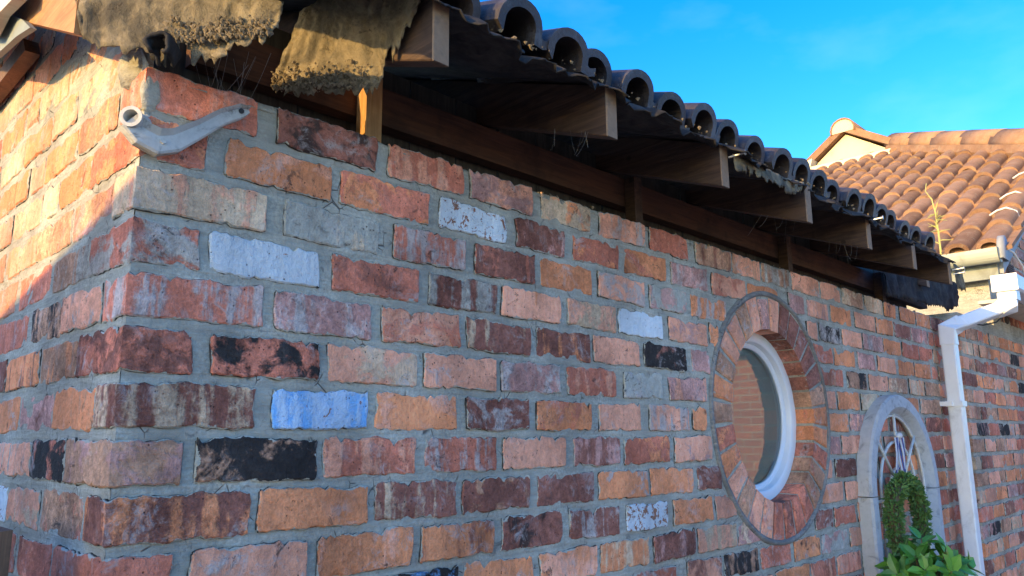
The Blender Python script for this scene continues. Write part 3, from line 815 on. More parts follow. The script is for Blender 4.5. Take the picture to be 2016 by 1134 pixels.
P8 = [(-0.045, 0.70, 0.355), (-0.012, 0.70, 0.355), (-0.012, 1.5, 0.355), (-0.045, 1.5, 0.355), (-0.045, 0.735, 0.400), (-0.012, 0.735, 0.400), (-0.012, 1.5, 0.395), (-0.045, 1.5, 0.395)]
obj('verge_batten', P8, BOXF, M_FENCE, shed)
# ------------------------------------------------------------------ outbuilding roof: felt, tiles
roof = empty('roof', (2.0, 0.5, 0.4), shed)
def r_top(y): return 0.240 + TAN * (y + 0.30)
# underlay felt sagging between the rafters, frayed along its lower edge
nx, ny = 330, 16
xs = np.linspace(-0.10, 3.43, nx + 1)
ej = noise1(nx + 1, 12, 0.010, 0) + noise1(nx + 1, 13, 0.016, 6)
dj = np.abs(noise1(nx + 1, 14, 0.020, 0)) * (noise1(nx + 1, 15, 1.0, 8) > 0) + np.abs(noise1(nx + 1, 16, 0.008, 1))
V, F = [], []
def sag(x):
    b = [-0.08] + RAFX
    for a, c in zip(b, b[1:]):
        if a <= x <= c - RW: return -0.035 * math.sin(math.pi * (x - a) / max(c - RW - a, 1e-3))
    return 0.0
for i, x in enumerate(xs):
    yend = -0.318 + ej[i] + (0.03 if 1.90 < x < 1.97 else 0) + (0.05 if x > 2.90 and x < 3.02 else 0)
    for j in range(ny + 1):
        t = j / ny; y = yend + (2.4 - yend) * t ** 2.2
        droop = -(0.012 + dj[i]) * max(0, 1 - (y - yend) / 0.05) if j < 8 else 0
        V.append((x, y, r_top(y) + 0.004 + sag(x) * max(0.25, min(1, (y + 0.42) / 0.2)) * (0.6 if y < -0.2 else 1) + droop))
for i in range(nx):
    for j in range(ny): F.append((i * (ny + 1) + j, (i + 1) * (ny + 1) + j, (i + 1) * (ny + 1) + j + 1, i * (ny + 1) + j + 1))
felt = obj('underlay_felt', V, F, M_FELT, roof, smooth=True)
sm = felt.modifiers.new('thick', 'SOLIDIFY'); sm.thickness = 0.003

# one tile: a bold round roll and a narrow pan, solid, with the mouth open at its foot
def tile_mesh(name, width, roll, rh, length, th, mat, n=12):
    prof = []
    for k in range(n + 1):
        a = math.pi * k / n
        prof.append((roll / 2 - roll / 2 * math.cos(a), rh * math.sin(a) ** 0.85))
    prof += [(roll + (width - roll) * 0.5, -0.004), (width + 0.012, 0.002)]
    low = []
    for k in range(n + 1):
        a = math.pi * k / n
        low.append((roll / 2 - (roll / 2 - th) * math.cos(a), max(-th, (rh - th) * math.sin(a) ** 0.85 - (th if k in (0, n) else 0))))
    low += [(roll + (width - roll) * 0.5, -0.004 - th), (width + 0.012, 0.002 - th)]
    m_ = len(prof); V, F = [], []
    for t in (0.0, 0.06, 1.0):
        y = length * t; dz = 0.0
        V += [(p[0], y, p[1] + dz) for p in prof] + [(p[0], y, p[1] + dz) for p in low]
    for s in range(2):
        a, b = s * 2 * m_, (s + 1) * 2 * m_
        for k in range(m_ - 1):
            F.append((a + k, a + k + 1, b + k + 1, b + k)); F.append((a + m_ + k + 1, a + m_ + k, b + m_ + k, b + m_ + k + 1))
        F.append((a, b, b + m_, a + m_)); F.append((a + m_ - 1, a + 2 * m_ - 1, b + 2 * m_ - 1, b + m_ - 1))
    for k in range(m_ - 1):
        F.append((k + 1, k, m_ + k, m_ + k + 1)); e = 4 * m_; F.append((e + k, e + k + 1, e + m_ + k + 1, e + m_ + k))
    me = mesh(name, V, F, mat, smooth=True)
    try: me.set_sharp_from_angle(angle=math.radians(40))
    except Exception: pass
    return me

PITCH_A = math.atan(TAN)
TW, TG = 0.1455, 0.30
tme = tile_mesh('roof_tile', TW, 0.130, 0.062, 0.36, 0.019, M_SHADETILE)
RT = random.Random(11)
missing = set()
for col in range(23):
    x = -0.02 + col * TW
    for row in range(3):
        if (col, row) in missing: continue
        s = -0.30 + RT.uniform(-0.020, 0.030) + row * TG * math.cos(PITCH_A) + (0.02 if row == 0 else 0)
        z = r_top(s) + 0.024 + RT.uniform(-0.008, 0.008)
        inst('roof_tile', tme, (x + RT.uniform(-0.004, 0.004), s, z), roof, (PITCH_A - 0.055 + RT.uniform(-0.02, 0.02), RT.uniform(-0.07, 0.07), RT.uniform(-0.04, 0.04)))
up_ = MB()
vt = np.array([v.co[:] for v in tme.vertices]); ft = [tuple(p.vertices) for p in tme.polygons]
ca, sa = math.cos(PITCH_A - 0.055), math.sin(PITCH_A - 0.055)
for col in range(23):
    for row in range(3, 9):
        s = -0.30 + row * TG * math.cos(PITCH_A)
        P_ = np.stack([vt[:, 0] - 0.02 + col * TW, s + vt[:, 1] * ca - vt[:, 2] * sa, r_top(s) + 0.02 + vt[:, 1] * sa + vt[:, 2] * ca], 1)
        up_.add([tuple(p) for p in P_], ft)
o = up_.build('upper_tiles', M_SHADETILE, roof, smooth=True); o['kind'] = 'stuff'
for row in range(8):                                            # battens
    s = -0.19 + row * TG * math.cos(PITCH_A)
    P8 = [(x, y, r_top(y) + dz) for dz in (0.006, 0.028) for (x, y) in ((-0.1, s), (3.32, s), (3.32, s + 0.035), (-0.1, s + 0.035))]
    obj('batten', P8, BOXF, M_RAFTER, roof)

# torn felt hanging at the corner
def curtain(name, outline_top, outline_bot, nrow, normal, seed, mat, parent, amp=0.010, thick=0.002, torn=1.0):
    """sheet between an upper and a lower polyline, both given as 3D points"""
    n = 70
    def resample(pl):
        pl = np.asarray(pl, float); d = np.r_[0, np.cumsum(np.linalg.norm(np.diff(pl, axis=0), axis=1))]
        t = np.linspace(0, d[-1], n + 1); return np.stack([np.interp(t, d, pl[:, k]) for k in range(3)], 1)
    T, B = resample(outline_top), resample(outline_bot)
    g = np.random.RandomState(seed).uniform(-1, 1, (n + 1, nrow + 1))
    for _ in range(2): g = (g + np.roll(g, 1, 0) + np.roll(g, -1, 0) + np.roll(g, 1, 1) + np.roll(g, -1, 1)) / 5
    cr_ = 0.9 * np.sin(np.linspace(0, 9, n + 1) + seed)[:, None] * np.linspace(0.2, 1, nrow + 1)[None, :] ** 2
    g = g + cr_ * 0.35
    fr = noise1(n + 1, seed + 9, 0.009, 0)
    V, F = [], []
    nv = np.asarray(normal, float)
    for i in range(n + 1):
        for j in range(nrow + 1):
            t = j / nrow
            p = T[i] * (1 - t) + B[i] * t + nv * g[i, j] * amp * 2.5
            if j == nrow: p = p + np.array((0, 0, fr[i]))
            V.append(p)
    rag = np.clip((noise1(n, seed + 3, 2.2, 1) + noise1(n, seed + 4, 1.2, 3)) * torn, 0, 3).astype(int)     # torn lower edge
    for i in range(n):
        for j in range(nrow - rag[i]): F.append((i * (nrow + 1) + j, (i + 1) * (nrow + 1) + j, (i + 1) * (nrow + 1) + j + 1, i * (nrow + 1) + j + 1))
    o = obj(name, V, F, mat, parent, smooth=True)
    s = o.modifiers.new('thick', 'SOLIDIFY'); s.thickness = thick
    return o
curtain('torn_felt_and_shade', [(-0.122, 0.070, 0.24), (-0.06, 0.02, 0.24), (-0.01, -0.03, 0.235), (0.06, -0.10, 0.21), (0.145, -0.19, 0.175)],
        [(-0.100, 0.050, 0.137), (-0.092, 0.042, 0.109), (-0.079, 0.029, 0.090), (-0.066, 0.016, 0.078), (-0.045, -0.005, 0.080), (-0.018, -0.032, 0.084), (-0.008, -0.042, 0.066), (0.022, -0.072, 0.064), (0.052, -0.102, 0.070), (0.081, -0.131, 0.066), (0.078, -0.128, 0.088), (0.123, -0.173, 0.100), (0.140, -0.188, 0.125)], 14, (-0.7, -0.7, 0), 31, M_FLAP, roof, 0.006)
curtain('torn_felt_and_shade', [(0.290, 0.012, 0.30), (0.313, -0.042, 0.33), (0.345, -0.11, 0.31), (0.372, -0.18, 0.29), (0.377, -0.275, 0.262)],
        [(0.268, 0.060, 0.180), (0.267, 0.058, 0.131), (0.285, 0.020, 0.122), (0.307, -0.028, 0.116), (0.335, -0.095, 0.104), (0.360, -0.151, 0.098), (0.368, -0.186, 0.141), (0.374, -0.25, 0.198), (0.377, -0.275, 0.23)], 14, (-0.9, -0.4, 0), 37, M_FLAP, roof, 0.006)
# strip of felt dropped over the ends of two rafters
curtain('torn_felt_and_shade', [(1.45, -0.312, 0.215), (1.60, -0.318, 0.212), (1.75, -0.315, 0.216), (1.90, -0.312, 0.235)],
        [(1.452, -0.318, 0.168), (1.60, -0.325, 0.172), (1.75, -0.322, 0.165), (1.86, -0.318, 0.195)], 6, (0, -1, 0), 41, M_FLAP, roof, 0.004)
curtain('torn_felt_and_shade', [(3.46, 0.00, 0.30), (3.8, -0.01, 0.31), (4.1, -0.02, 0.31), (4.46, -0.05, 0.30)], [(3.46, 0.0, 0.105), (3.7, -0.01, 0.125), (3.95, -0.02, 0.115), (4.15, -0.03, 0.135), (4.30, -0.04, 0.125), (4.46, -0.05, 0.17)], 8, (0, -1, 0), 47, M_FELT, roof, 0.010, torn=0.0)  # dark sheet added to stand for the shade of the open cavity
curtain('torn_felt_and_shade', [(3.455, -0.306, 0.215), (3.56, -0.31, 0.205)], [(3.45, -0.31, 0.10), (3.55, -0.314, 0.10)], 6, (0, -1, 0), 43, M_FLAP, roof, 0.003)

# crumbs of moss and dirt lodged on the torn felt
def crumbs(name, spots, seed, size, parent, mat):
    g = np.random.RandomState(seed); b = MB()
    ico = [(0, 0, 1), (0.9, 0, 0.3), (0.28, 0.85, 0.3), (-0.73, 0.53, 0.3), (-0.73, -0.53, 0.3), (0.28, -0.85, 0.3), (0, 0, -0.8)]
    fc = [(0, 1, 2), (0, 2, 3), (0, 3, 4), (0, 4, 5), (0, 5, 1), (6, 2, 1), (6, 3, 2), (6, 4, 3), (6, 5, 4), (6, 1, 5)]
    for p in spots:
        r = size * g.choice((0.35, 0.5, 0.8, 1.7)) * g.uniform(0.7, 1.3)
        b.add([tuple(np.asarray(p) + np.asarray(v) * r * g.uniform(0.6, 1.3, 3)) for v in ico], fc)
    o = b.build(name, mat, parent); o['kind'] = 'stuff'; return o
g = np.random.RandomState(8)
sp = []
for _ in range(700):
    a, b_ = g.beta(2.0, 1.2), g.beta(1.0, 1.5)
    p0 = np.array((-0.01, -0.045, 0.085)) * (1 - a) + np.array((0.128, -0.182, 0.108)) * a
    sp.append(p0 + np.array((-0.004, -0.004, 0.055 * b_ * (1 - 0.4 * a))) + g.normal(0, 0.003, 3))
for _ in range(560):
    a, b_ = g.beta(1.0, 1.3), g.beta(1.0, 2.2)
    p0 = np.array((0.265, 0.057, 0.135)) * (1 - a) + np.array((0.350, -0.145, 0.102)) * a
    sp.append(p0 + np.array((-0.006, 0, 0.06 * b_)) + g.normal(0, 0.003, 3))
crumbs('moss_and_dirt', sp, 9, 0.0030, roof, M_DIRT)
sp = []
for _ in range(150):                                           # crumbs along the felt edge and wall head
    x = g.uniform(0.5, 3.4); y = -0.30 + g.normal(0, 0.012); sp.append((x, y, r_top(y) + 0.006 + g.uniform(-0.012, 0.004)))
for _ in range(260):
    x = g.uniform(0.15, 4.0); sp.append((x, g.uniform(-0.003, 0.02), 0.072 + g.uniform(-0.002, 0.003)))
crumbs('eave_dirt', sp, 10, 0.0034, roof, M_DIRT)

# curled rag of felt at the corner
V, F = [], []
for i in range(10):
    t = i / 9
    for k in range(15):
        a = math.radians(-60 + 290 * k / 14)
        r = 0.021 + 0.003 * math.sin(k * 1.3 + i)
        V.append((-0.004 + 0.030 * (t - 0.5) * 1.0 + r * math.cos(a) * 0.75, -0.072 + 0.028 * (t - 0.5) + r * math.cos(a) * -0.65, 0.078 + r * math.sin(a) + 0.006 * math.sin(4 * t)))
for i in range(9):
    for k in range(14): F.append((i * 15 + k, (i + 1) * 15 + k, (i + 1) * 15 + k + 1, i * 15 + k + 1))
o = obj('curled_felt', V, F, M_FELT, roof, smooth=True); s = o.modifiers.new('thick', 'SOLIDIFY'); s.thickness = 0.006

# nails and cobweb strands under the eave
for (x, z) in ((1.448, 0.205), (3.45, 0.185), (3.45, 0.165), (2.47, 0.225)):
    V, F = tube([(x - 0.004, -0.30, z), (x + 0.004, -0.345, z + 0.004)], 0.003, 6)
    b = MB().add(V, F).tube([(x + 0.004, -0.345, z + 0.004), (x + 0.0045, -0.348, z + 0.004)], 0.007, 8)
    b.build('nail', M_NAIL, shed)
RC = random.Random(17)
web = MB()
def strand(a, b, sagv):
    pts = []
    for i in range(7):
        t = i / 6; p = Vector(a).lerp(Vector(b), t); p.z -= sagv * 4 * t * (1 - t); pts.append(p)
    web.tube(pts, RC.choice((0.0002, 0.0003, 0.0004)), 3, False)
for _ in range(16):
    x = RC.uniform(0.12, 0.20); strand((x, RC.uniform(0.0, 0.05), 0.068), (x + RC.uniform(-0.05, 0.02), RC.uniform(-0.06, 0.05), RC.uniform(0.11, 0.16)), RC.uniform(0, 0.01))
for xr in (0.885, 1.92, 2.43):
    for _ in range(7):
        y = RC.uniform(-0.29, -0.16); strand((xr - 0.02, y, r_bot(y)), (xr + RC.uniform(-0.03, 0.01), y + RC.uniform(-0.02, 0.06), r_bot(y) - RC.uniform(0.02, 0.075)), RC.uniform(0, 0.02))
o = web.build('cobweb', M_WEB, shed); o['kind'] = 'stuff'

# ------------------------------------------------------------------ cast bracket at the corner of the wall
br = empty('wall_bracket', (0.03, -0.02, -0.06), label='grey cast metal bracket bolted across the top corner of the brick wall', cat='bracket')
# arm lying on the front face
path = [(-0.030, -0.016, -0.040), (-0.008, -0.018, -0.058), (0.018, -0.020, -0.066), (0.045, -0.020, -0.056), (0.085, -0.018, -0.024), (0.125, -0.016, 0.012), (0.160, -0.014, 0.034), (0.176, -0.013, 0.040)]
hw = [0.015, 0.020, 0.0215, 0.0195, 0.0155, 0.0140, 0.0125, 0.005]
V, F = [], []
for i, p in enumerate(path):
    a, b = Vector(path[max(i - 1, 0)]), Vector(path[min(i + 1, len(path) - 1)])
    d = (b - a).normalized(); nrm = Vector((-d.z, 0, d.x)).normalized()
    for (w_, y_) in ((-1, 0.012), (-1, -0.006), (-0.8, -0.009), (0.45, -0.009), (0.95, -0.019), (1.05, 0.012)):
        V.append(Vector(p) + nrm * hw[i] * w_ + Vector((0, y_, 0)))
n6 = 6
for i in range(len(path) - 1):
    for k in range(n6): F.append((i * n6 + k, (i + 1) * n6 + k, (i + 1) * n6 + (k + 1) % n6, i * n6 + (k + 1) % n6))
F += [tuple(range(n6 - 1, -1, -1)), tuple((len(path) - 1) * n6 + k for k in range(n6))]
o = obj('arm', V, F, M_BRACKET, br)
V, F = [], []
dirv = Vector((-0.62, -0.78, 0.02)).normalized(); a_ = Vector((0, 0, 1)); b_ = dirv.cross(a_).normalized()
c0 = Vector((-0.010, -0.004, -0.036))
for (r, t) in ((0.021, -0.006), (0.0165, 0.014), (0.0165, 0.026), (0.0180, 0.026), (0.0180, 0.033), (0.0120, 0.033), (0.0110, 0.008)):
    for k in range(20):
        an = 2 * math.pi * k / 20; V.append(c0 + dirv * t + (a_ * math.cos(an) + b_ * math.sin(an)) * r)
for i in range(6):
    for k in range(20): F.append((i * 20 + k, i * 20 + (k + 1) % 20, (i + 1) * 20 + (k + 1) % 20, (i + 1) * 20 + k))
F.append(tuple(120 + k for k in range(20)))
o = obj('socket', V, F, M_BRACKET, br, smooth=True)
try: o.data.set_sharp_from_angle(angle=math.radians(35))
except Exception: pass
V, F = tube([(0.160, -0.018, 0.034), (0.160, -0.0255, 0.034)], 0.0050, 10); obj('bolt', V, F, M_BLACK, br)
V, F = tube([(0.024, -0.024, -0.064), (0.024, -0.0325, -0.064)], 0.0050, 6); obj('bolt', V, F, M_BRACKET, br)

# lump of mortar packed in the corner beside the bracket
def lump(name, c, r, seed, mat, parent):
    g = np.random.RandomState(seed); V, F = [], []
    nu_, nv_ = 14, 8
    for j in range(nv_ + 1):
        for i in range(nu_):
            a, b = 2 * math.pi * i / nu_, math.pi * j / nv_
            k = 1 + 0.16 * math.sin(3 * a + seed) * math.sin(b) + g.uniform(-0.16, 0.12)
            V.append((c[0] + r[0] * k * math.sin(b) * math.cos(a), c[1] + r[1] * k * math.sin(b) * math.sin(a), c[2] + r[2] * k * math.cos(b)))
    for j in range(nv_):
        for i in range(nu_): F.append((j * nu_ + i, (j + 1) * nu_ + i, (j + 1) * nu_ + (i + 1) % nu_, j * nu_ + (i + 1) % nu_))
    return obj(name, V, F, mat, parent, smooth=True)
lump('mortar_lump', (0.008, 0.006, 0.030), (0.017, 0.0145, 0.042), 3, M_MORTAR, shed)
lump('mortar_lump', (0.004, 0.075, 0.100), (0.022, 0.050, 0.045), 5, M_MORTAR, shed)
# ------------------------------------------------------------------ arched stone frame against the wall
AC, AS, AR = 3.305, -0.80, 0.425
arch = empty('arched_garden_frame', (AC, -0.035, GROUND), label='grey stone arched garden frame with metal tracery leaning on the brick wall', cat='garden frame')
prof = [(0.0, -0.003), (0.0, -0.052), (-0.007, -0.062), (-0.054, -0.064), (-0.064, -0.057), (-0.082, -0.028), (-0.087, -0.026), (-0.087, -0.003)]   # (outward, y)
def arch_piece(pts_ang, name):
    path, fr = [], []
    for kind, v in pts_ang:
        if kind == 'a':
            d = Vector((math.cos(v), 0, math.sin(v))); path.append(Vector((AC, 0, AS)) + d * AR); fr.append((d, Vector((0, 1, 0))))
        else:
            sgn, z = v; d = Vector((sgn, 0, 0)); path.append(Vector((AC + sgn * AR, 0, z))); fr.append((d, Vector((0, 1, 0))))
    V, F = sweep(path, fr, prof)
    o = obj(name, V, F, M_STONE, arch)
    o.data.polygons.foreach_set('use_smooth', [True] * len(o.data.polygons))
    try: o.data.set_sharp_from_angle(angle=math.radians(28))
    except Exception: pass
    return o
arch_piece([('a', math.pi * (1 - k / 40)) for k in range(0, 41)], 'arch_head')
zs = np.linspace(AS - 0.004, GROUND, 9)
arch_piece([('p', (-1, z)) for z in zs][::-1], 'post')
arch_piece([('p', (1, z)) for z in zs], 'post')
def bar(name, pts, r=0.007): V, F = tube(pts, r, 8); return obj(name, V, F, M_BAR, arch, smooth=True)
YB = -0.022
def arc_pts(r): return [(AC - r, YB, -2.1)] * (r > 0.15) + [(AC + r * math.cos(a), YB, AS + r * math.sin(a)) for a in np.linspace(math.pi, 0, 25)] + [(AC + r, YB, -2.1)] * (r > 0.15)
bar('tracery_bar', arc_pts(0.215)); bar('tracery_bar', arc_pts(0.10)); bar('tracery_bar', arc_pts(0.332), 0.006)
for an in (45, 90, 135):
    a = math.radians(an); bar('tracery_bar', [(AC + r * math.cos(a), YB - 0.006, AS + r * math.sin(a)) for r in (0.10, 0.34)])
for z in (-0.83, -1.25, -1.7): bar('tracery_bar', [(AC - 0.34, YB - 0.006, z), (AC + 0.34, YB - 0.006, z)])

# wreath hanging in it, with ribbon
WC = Vector((3.16, -0.095, -0.905))
wr = empty('leaf_wreath', (WC.x, WC.y, WC.z - 0.2), label='round dark green leaf wreath hanging in the arched frame', cat='wreath')
ringp = [WC + Vector((0.165 * math.cos(t), 0, 0.155 * math.sin(t))) for t in np.linspace(0, 2 * math.pi, 41)]
V, F = tube(ringp, 0.022, 10, False); obj('wreath_core', V, F, M_STEM, wr, smooth=True)
g = np.random.RandomState(4); b = MB()
def leaf_shape(p, d, nrm, L, W, b):
    d = d.normalized(); s = d.cross(nrm).normalized(); nn = s.cross(d)
    b.add([p, p + d * L * 0.5 + s * W * 0.5 + nn * L * 0.08, p + d * L, p + d * L * 0.5 - s * W * 0.5 + nn * L * 0.08, p + d * L * 0.5 - nn * L * 0.06], [(0, 1, 4), (1, 2, 4), (2, 3, 4), (3, 0, 4)])
for _ in range(3600):
    t = g.uniform(0, 2 * math.pi); q = g.uniform(0, 2 * math.pi)
    c = WC + Vector((0.165 * math.cos(t), 0, 0.155 * math.sin(t)))
    rad = Vector((math.cos(t), 0, math.sin(t))); nrm = rad * math.cos(q) + Vector((0, -1, 0)) * math.sin(q)
    tang = Vector((-math.sin(t), 0, math.cos(t)))
    rr = 0.024 * (1 + 0.12 * math.sin(9 * t) + g.uniform(-0.25, 0.25))
    d = (nrm * g.uniform(0.5, 1.2) + tang * g.uniform(-1, 1) + Vector(g.uniform(-0.5, 0.5, 3))).normalized()
    leaf_shape(c + nrm * rr, d, (nrm + Vector(g.uniform(-0.4, 0.4, 3))), g.uniform(0.014, 0.026), g.uniform(0.007, 0.013), b)
o = b.build('wreath_leaves', M_WREATH, wr); o['kind'] = 'stuff'
rb = empty('ribbon', (3.25, -0.06, -0.69), label='small blue and white striped ribbon tied to the tracery above the wreath', cat='ribbon')
for k in range(9):
    x = 3.318 + (k - 4) * 0.011
    V = []
    for i in range(5):
        t = i / 4; V += [(x + (k - 4) * 0.006 * t - 0.006, -0.034 - 0.006 * math.sin(3 * t + k), -0.565 - 0.14 * t - 0.015 * (k % 3) * t), (x + (k - 4) * 0.006 * t + 0.006, -0.036 - 0.006 * math.sin(3 * t + k), -0.565 - 0.14 * t - 0.015 * (k % 3) * t)]
    o = obj('ribbon_tail', V, [(2 * i, 2 * i + 1, 2 * i + 3, 2 * i + 2) for i in range(4)], M_RIBBON_B if k % 2 else M_RIBBON_W, rb)
    s = o.modifiers.new('thick', 'SOLIDIFY'); s.thickness = 0.001
V, F = tube([(3.295, -0.034, -0.562), (3.318, -0.042, -0.556), (3.342, -0.034, -0.562)], [0.008, 0.013, 0.008], 8); obj('knot', V, F, M_RIBBON_W, rb, smooth=True)

# leafy shrub in a pot in front of the frame
SC = Vector((2.70, -0.29, -1.075))
sh = empty('leafy_shrub', (SC.x, SC.y, GROUND), label='bright green broad leaved shrub in front of the arched frame', cat='shrub')
lv = [(0, 0, 0), (0.30, 0.24, 0.05), (0.62, 0.25, 0.03), (1, 0, -0.10), (0.62, -0.25, 0.03), (0.30, -0.24, 0.05), (0.34, 0, -0.03), (0.66, 0, -0.05)]
lf = [(0, 1, 6), (1, 2, 7, 6), (2, 3, 7), (3, 4, 7), (4, 5, 6, 7), (5, 0, 6)]
leaf_me = mesh('leaf', lv, lf, M_LEAF, smooth=False)
g = np.random.RandomState(15)
tips = []
for k in range(46):
    while True:
        d = Vector(g.normal(0, 1, 3)); d.normalize()
        if d.z > -0.35: break
    r = g.uniform(0.08, 0.175)
    tip = SC + Vector((d.x * r * 1.05, d.y * r * 1.0, d.z * r * 0.92))
    tips.append((tip, d))
    V, F = tube([SC + Vector((0, 0, -0.25)), SC + (tip - SC) * 0.5 + Vector((0, 0, -0.05)), tip], [0.005, 0.004, 0.002], 5); obj('stem', V, F, M_STEM, sh)
nl = 0
for (tip, d) in tips:
    for j in range(6):
        a = 2 * math.pi * j / 6 + g.uniform(-0.4, 0.4)
        ref = Vector((0, 0, 1)) if abs(d.z) < 0.9 else Vector((1, 0, 0))
        u_ = d.cross(ref).normalized(); w_ = d.cross(u_)
        out = (u_ * math.cos(a) + w_ * math.sin(a)) * g.uniform(0.7, 1.0) + d * g.uniform(0.15, 0.8) + Vector((0, 0, g.uniform(-0.25, 0.15)))
        out.normalize(); L = g.uniform(0.045, 0.085)
        nz_ = (d + Vector((0, 0, 0.4))).normalized(); yv = nz_.cross(out).normalized(); zv = out.cross(yv)
        m = Matrix((out, yv, zv)).transposed()
        o = bpy.data.objects.new('leaf', leaf_me); COL.objects.link(o)
        place(o, tip - d * g.uniform(0, 0.03), sh); o.rotation_euler = m.to_euler(); o.scale = (L, L, L); nl += 1
V, F = tube([(SC.x, SC.y, GROUND + 0.32), (SC.x + 0.01, SC.y, -1.6), (SC.x, SC.y, SC.z - 0.2)], [0.016, 0.013, 0.010], 8); obj('trunk', V, F, M_STEM, sh)
V, F = [], []
for (r, z) in ((0.12, GROUND), (0.17, GROUND + 0.30), (0.19, GROUND + 0.30), (0.19, GROUND + 0.36), (0.165, GROUND + 0.36), (0.155, GROUND + 0.30), (0.0, GROUND + 0.30)):
    V += [(SC.x + r * math.cos(2 * math.pi * k / 24), SC.y + r * math.sin(2 * math.pi * k / 24), z) for k in range(24)]
F = [(i * 24 + k, i * 24 + (k + 1) % 24, (i + 1) * 24 + (k + 1) % 24, (i + 1) * 24 + k) for i in range(6) for k in range(24)]
po = empty('plant_pot', (SC.x, SC.y, GROUND), label='terracotta pot holding the green shrub below the arched frame', cat='pot')
obj('pot', V, F, M_TERRACOTTA, po, smooth=True)

# ------------------------------------------------------------------ downpipe
dp = empty('downpipe', (4.11, -0.065, GROUND), label='white square plastic downpipe at the end of the brick wall', cat='downpipe')
def sq_tube(name, pts, half, mat, parent, bev=0.006):
    V, F = [], []
    pts = [Vector(p) for p in pts]
    for i, p in enumerate(pts):
        d = (pts[min(i + 1, len(pts) - 1)] - pts[max(i - 1, 0)]).normalized()
        if 0 < i < len(pts) - 1:
            d1, d2 = (pts[i] - pts[i - 1]).normalized(), (pts[i + 1] - pts[i]).normalized(); k = 1 / max(0.3, math.sqrt((1 + d1.dot(d2)) / 2))
        else: k = 1
        sx = Vector((1, 0, 0)); sx = (sx - d * sx.dot(d)).normalized(); sy = d.cross(sx).normalized()
        h, c = half, bev
        for (a, b) in ((h - c, -h), (h, -h + c), (h, h - c), (h - c, h), (-h + c, h), (-h, h - c), (-h, -h + c), (-h + c, -h)): V.append(p + sx * a + sy * b * k)
    for i in range(len(pts) - 1):
        for k in range(8): F.append((i * 8 + k, i * 8 + (k + 1) % 8, (i + 1) * 8 + (k + 1) % 8, (i + 1) * 8 + k))
    F += [tuple(range(7, -1, -1)), tuple((len(pts) - 1) * 8 + k for k in range(8))]
    return obj(name, V, F, mat, parent)
PX, PY = 4.112, -0.070
sq_tube('pipe', [(PX, PY, GROUND + 0.03), (PX, PY, -0.02)], 0.034, M_PIPE, dp)
sq_tube('lower_bend', [(PX, PY, -0.085), (PX, PY, -0.005), (PX + 0.055, PY - 0.045, 0.030)], 0.038, M_PIPE, dp)
sq_tube('offset_pipe', [(PX + 0.035, PY - 0.028, 0.018), (4.36, -0.285, 0.118)], 0.034, M_PIPE, dp)
sq_tube('upper_bend', [(4.335, -0.262, 0.106), (4.385, -0.305, 0.128), (4.392, -0.310, 0.20)], 0.039, M_PIPE, dp)
sq_tube('outlet', [(4.392, -0.310, 0.155), (4.392, -0.310, 0.225)], 0.046, M_PIPE, dp)
for z in (-0.395, -1.35):
    mb = MB(); mb.box(PX - 0.040, PX + 0.040, PY - 0.040, PY + 0.040, z - 0.014, z + 0.014); mb.build('pipe_clip', M_PIPE, dp)
    mb = MB(); mb.box(PX - 0.060, PX - 0.040, PY + 0.004, PY + 0.062, z - 0.012, z + 0.012); mb.build('clip_lug', M_PIPE, dp)
V, F = tube([(4.20, -0.16, 0.03), (4.27, -0.20, 0.022), (4.34, -0.25, 0.04), (4.40, -0.29, 0.10), (4.42, -0.30, 0.14)], 0.004, 6)
tag(obj('black_cable', V, F, M_BLACK, smooth=True), 'thin black cable looped below the sloping downpipe', 'cable')

# gutter length running on from the outlet
gut = empty('eaves_gutter', (4.9, -0.31, 0.2), label='white plastic eaves gutter running right from the downpipe outlet', cat='gutter')
def gutter(name, p0, p1, w, h, th, mat, parent, up=Vector((0, 0, 1)), square=False):
    p0, p1 = Vector(p0), Vector(p1); d = (p1 - p0).normalized(); s = d.cross(up).normalized()
    if square: pr = [(-w, h), (-w, 0.01), (-w + 0.012, 0), (w - 0.012, 0), (w, 0.01), (w, h)]
    else: pr = [(-w * math.cos(a), h - h * math.sin(a)) for a in np.linspace(0, math.pi, 13)]
    inner = [(a * (1 - th / w), b + (th if 0 < i < len(pr) - 1 else 0)) for i, (a, b) in enumerate(pr)][::-1]
    P_ = pr + inner
    V, F = sweep([p0, p1], [(s, up), (s, up)], P_)
    return obj(name, V, F, mat, parent)
gutter('gutter_channel', (4.34, -0.31, 0.205), (6.4, -0.31, 0.215), 0.06, 0.085, 0.004, M_PIPE, gut, square=True)
MB().box(4.332, 4.340, -0.372, -0.248, 0.203, 0.294).build('stop_end', M_PIPE, gut)
MB().box(4.80, 6.4, -0.245, -0.063, 0.215, 0.235).build('soffit', M_CREAM, gut)
MB().box(4.80, 6.4, -0.246, -0.225, 0.2351, 0.33).build('fascia_board', M_CREAM, gut)

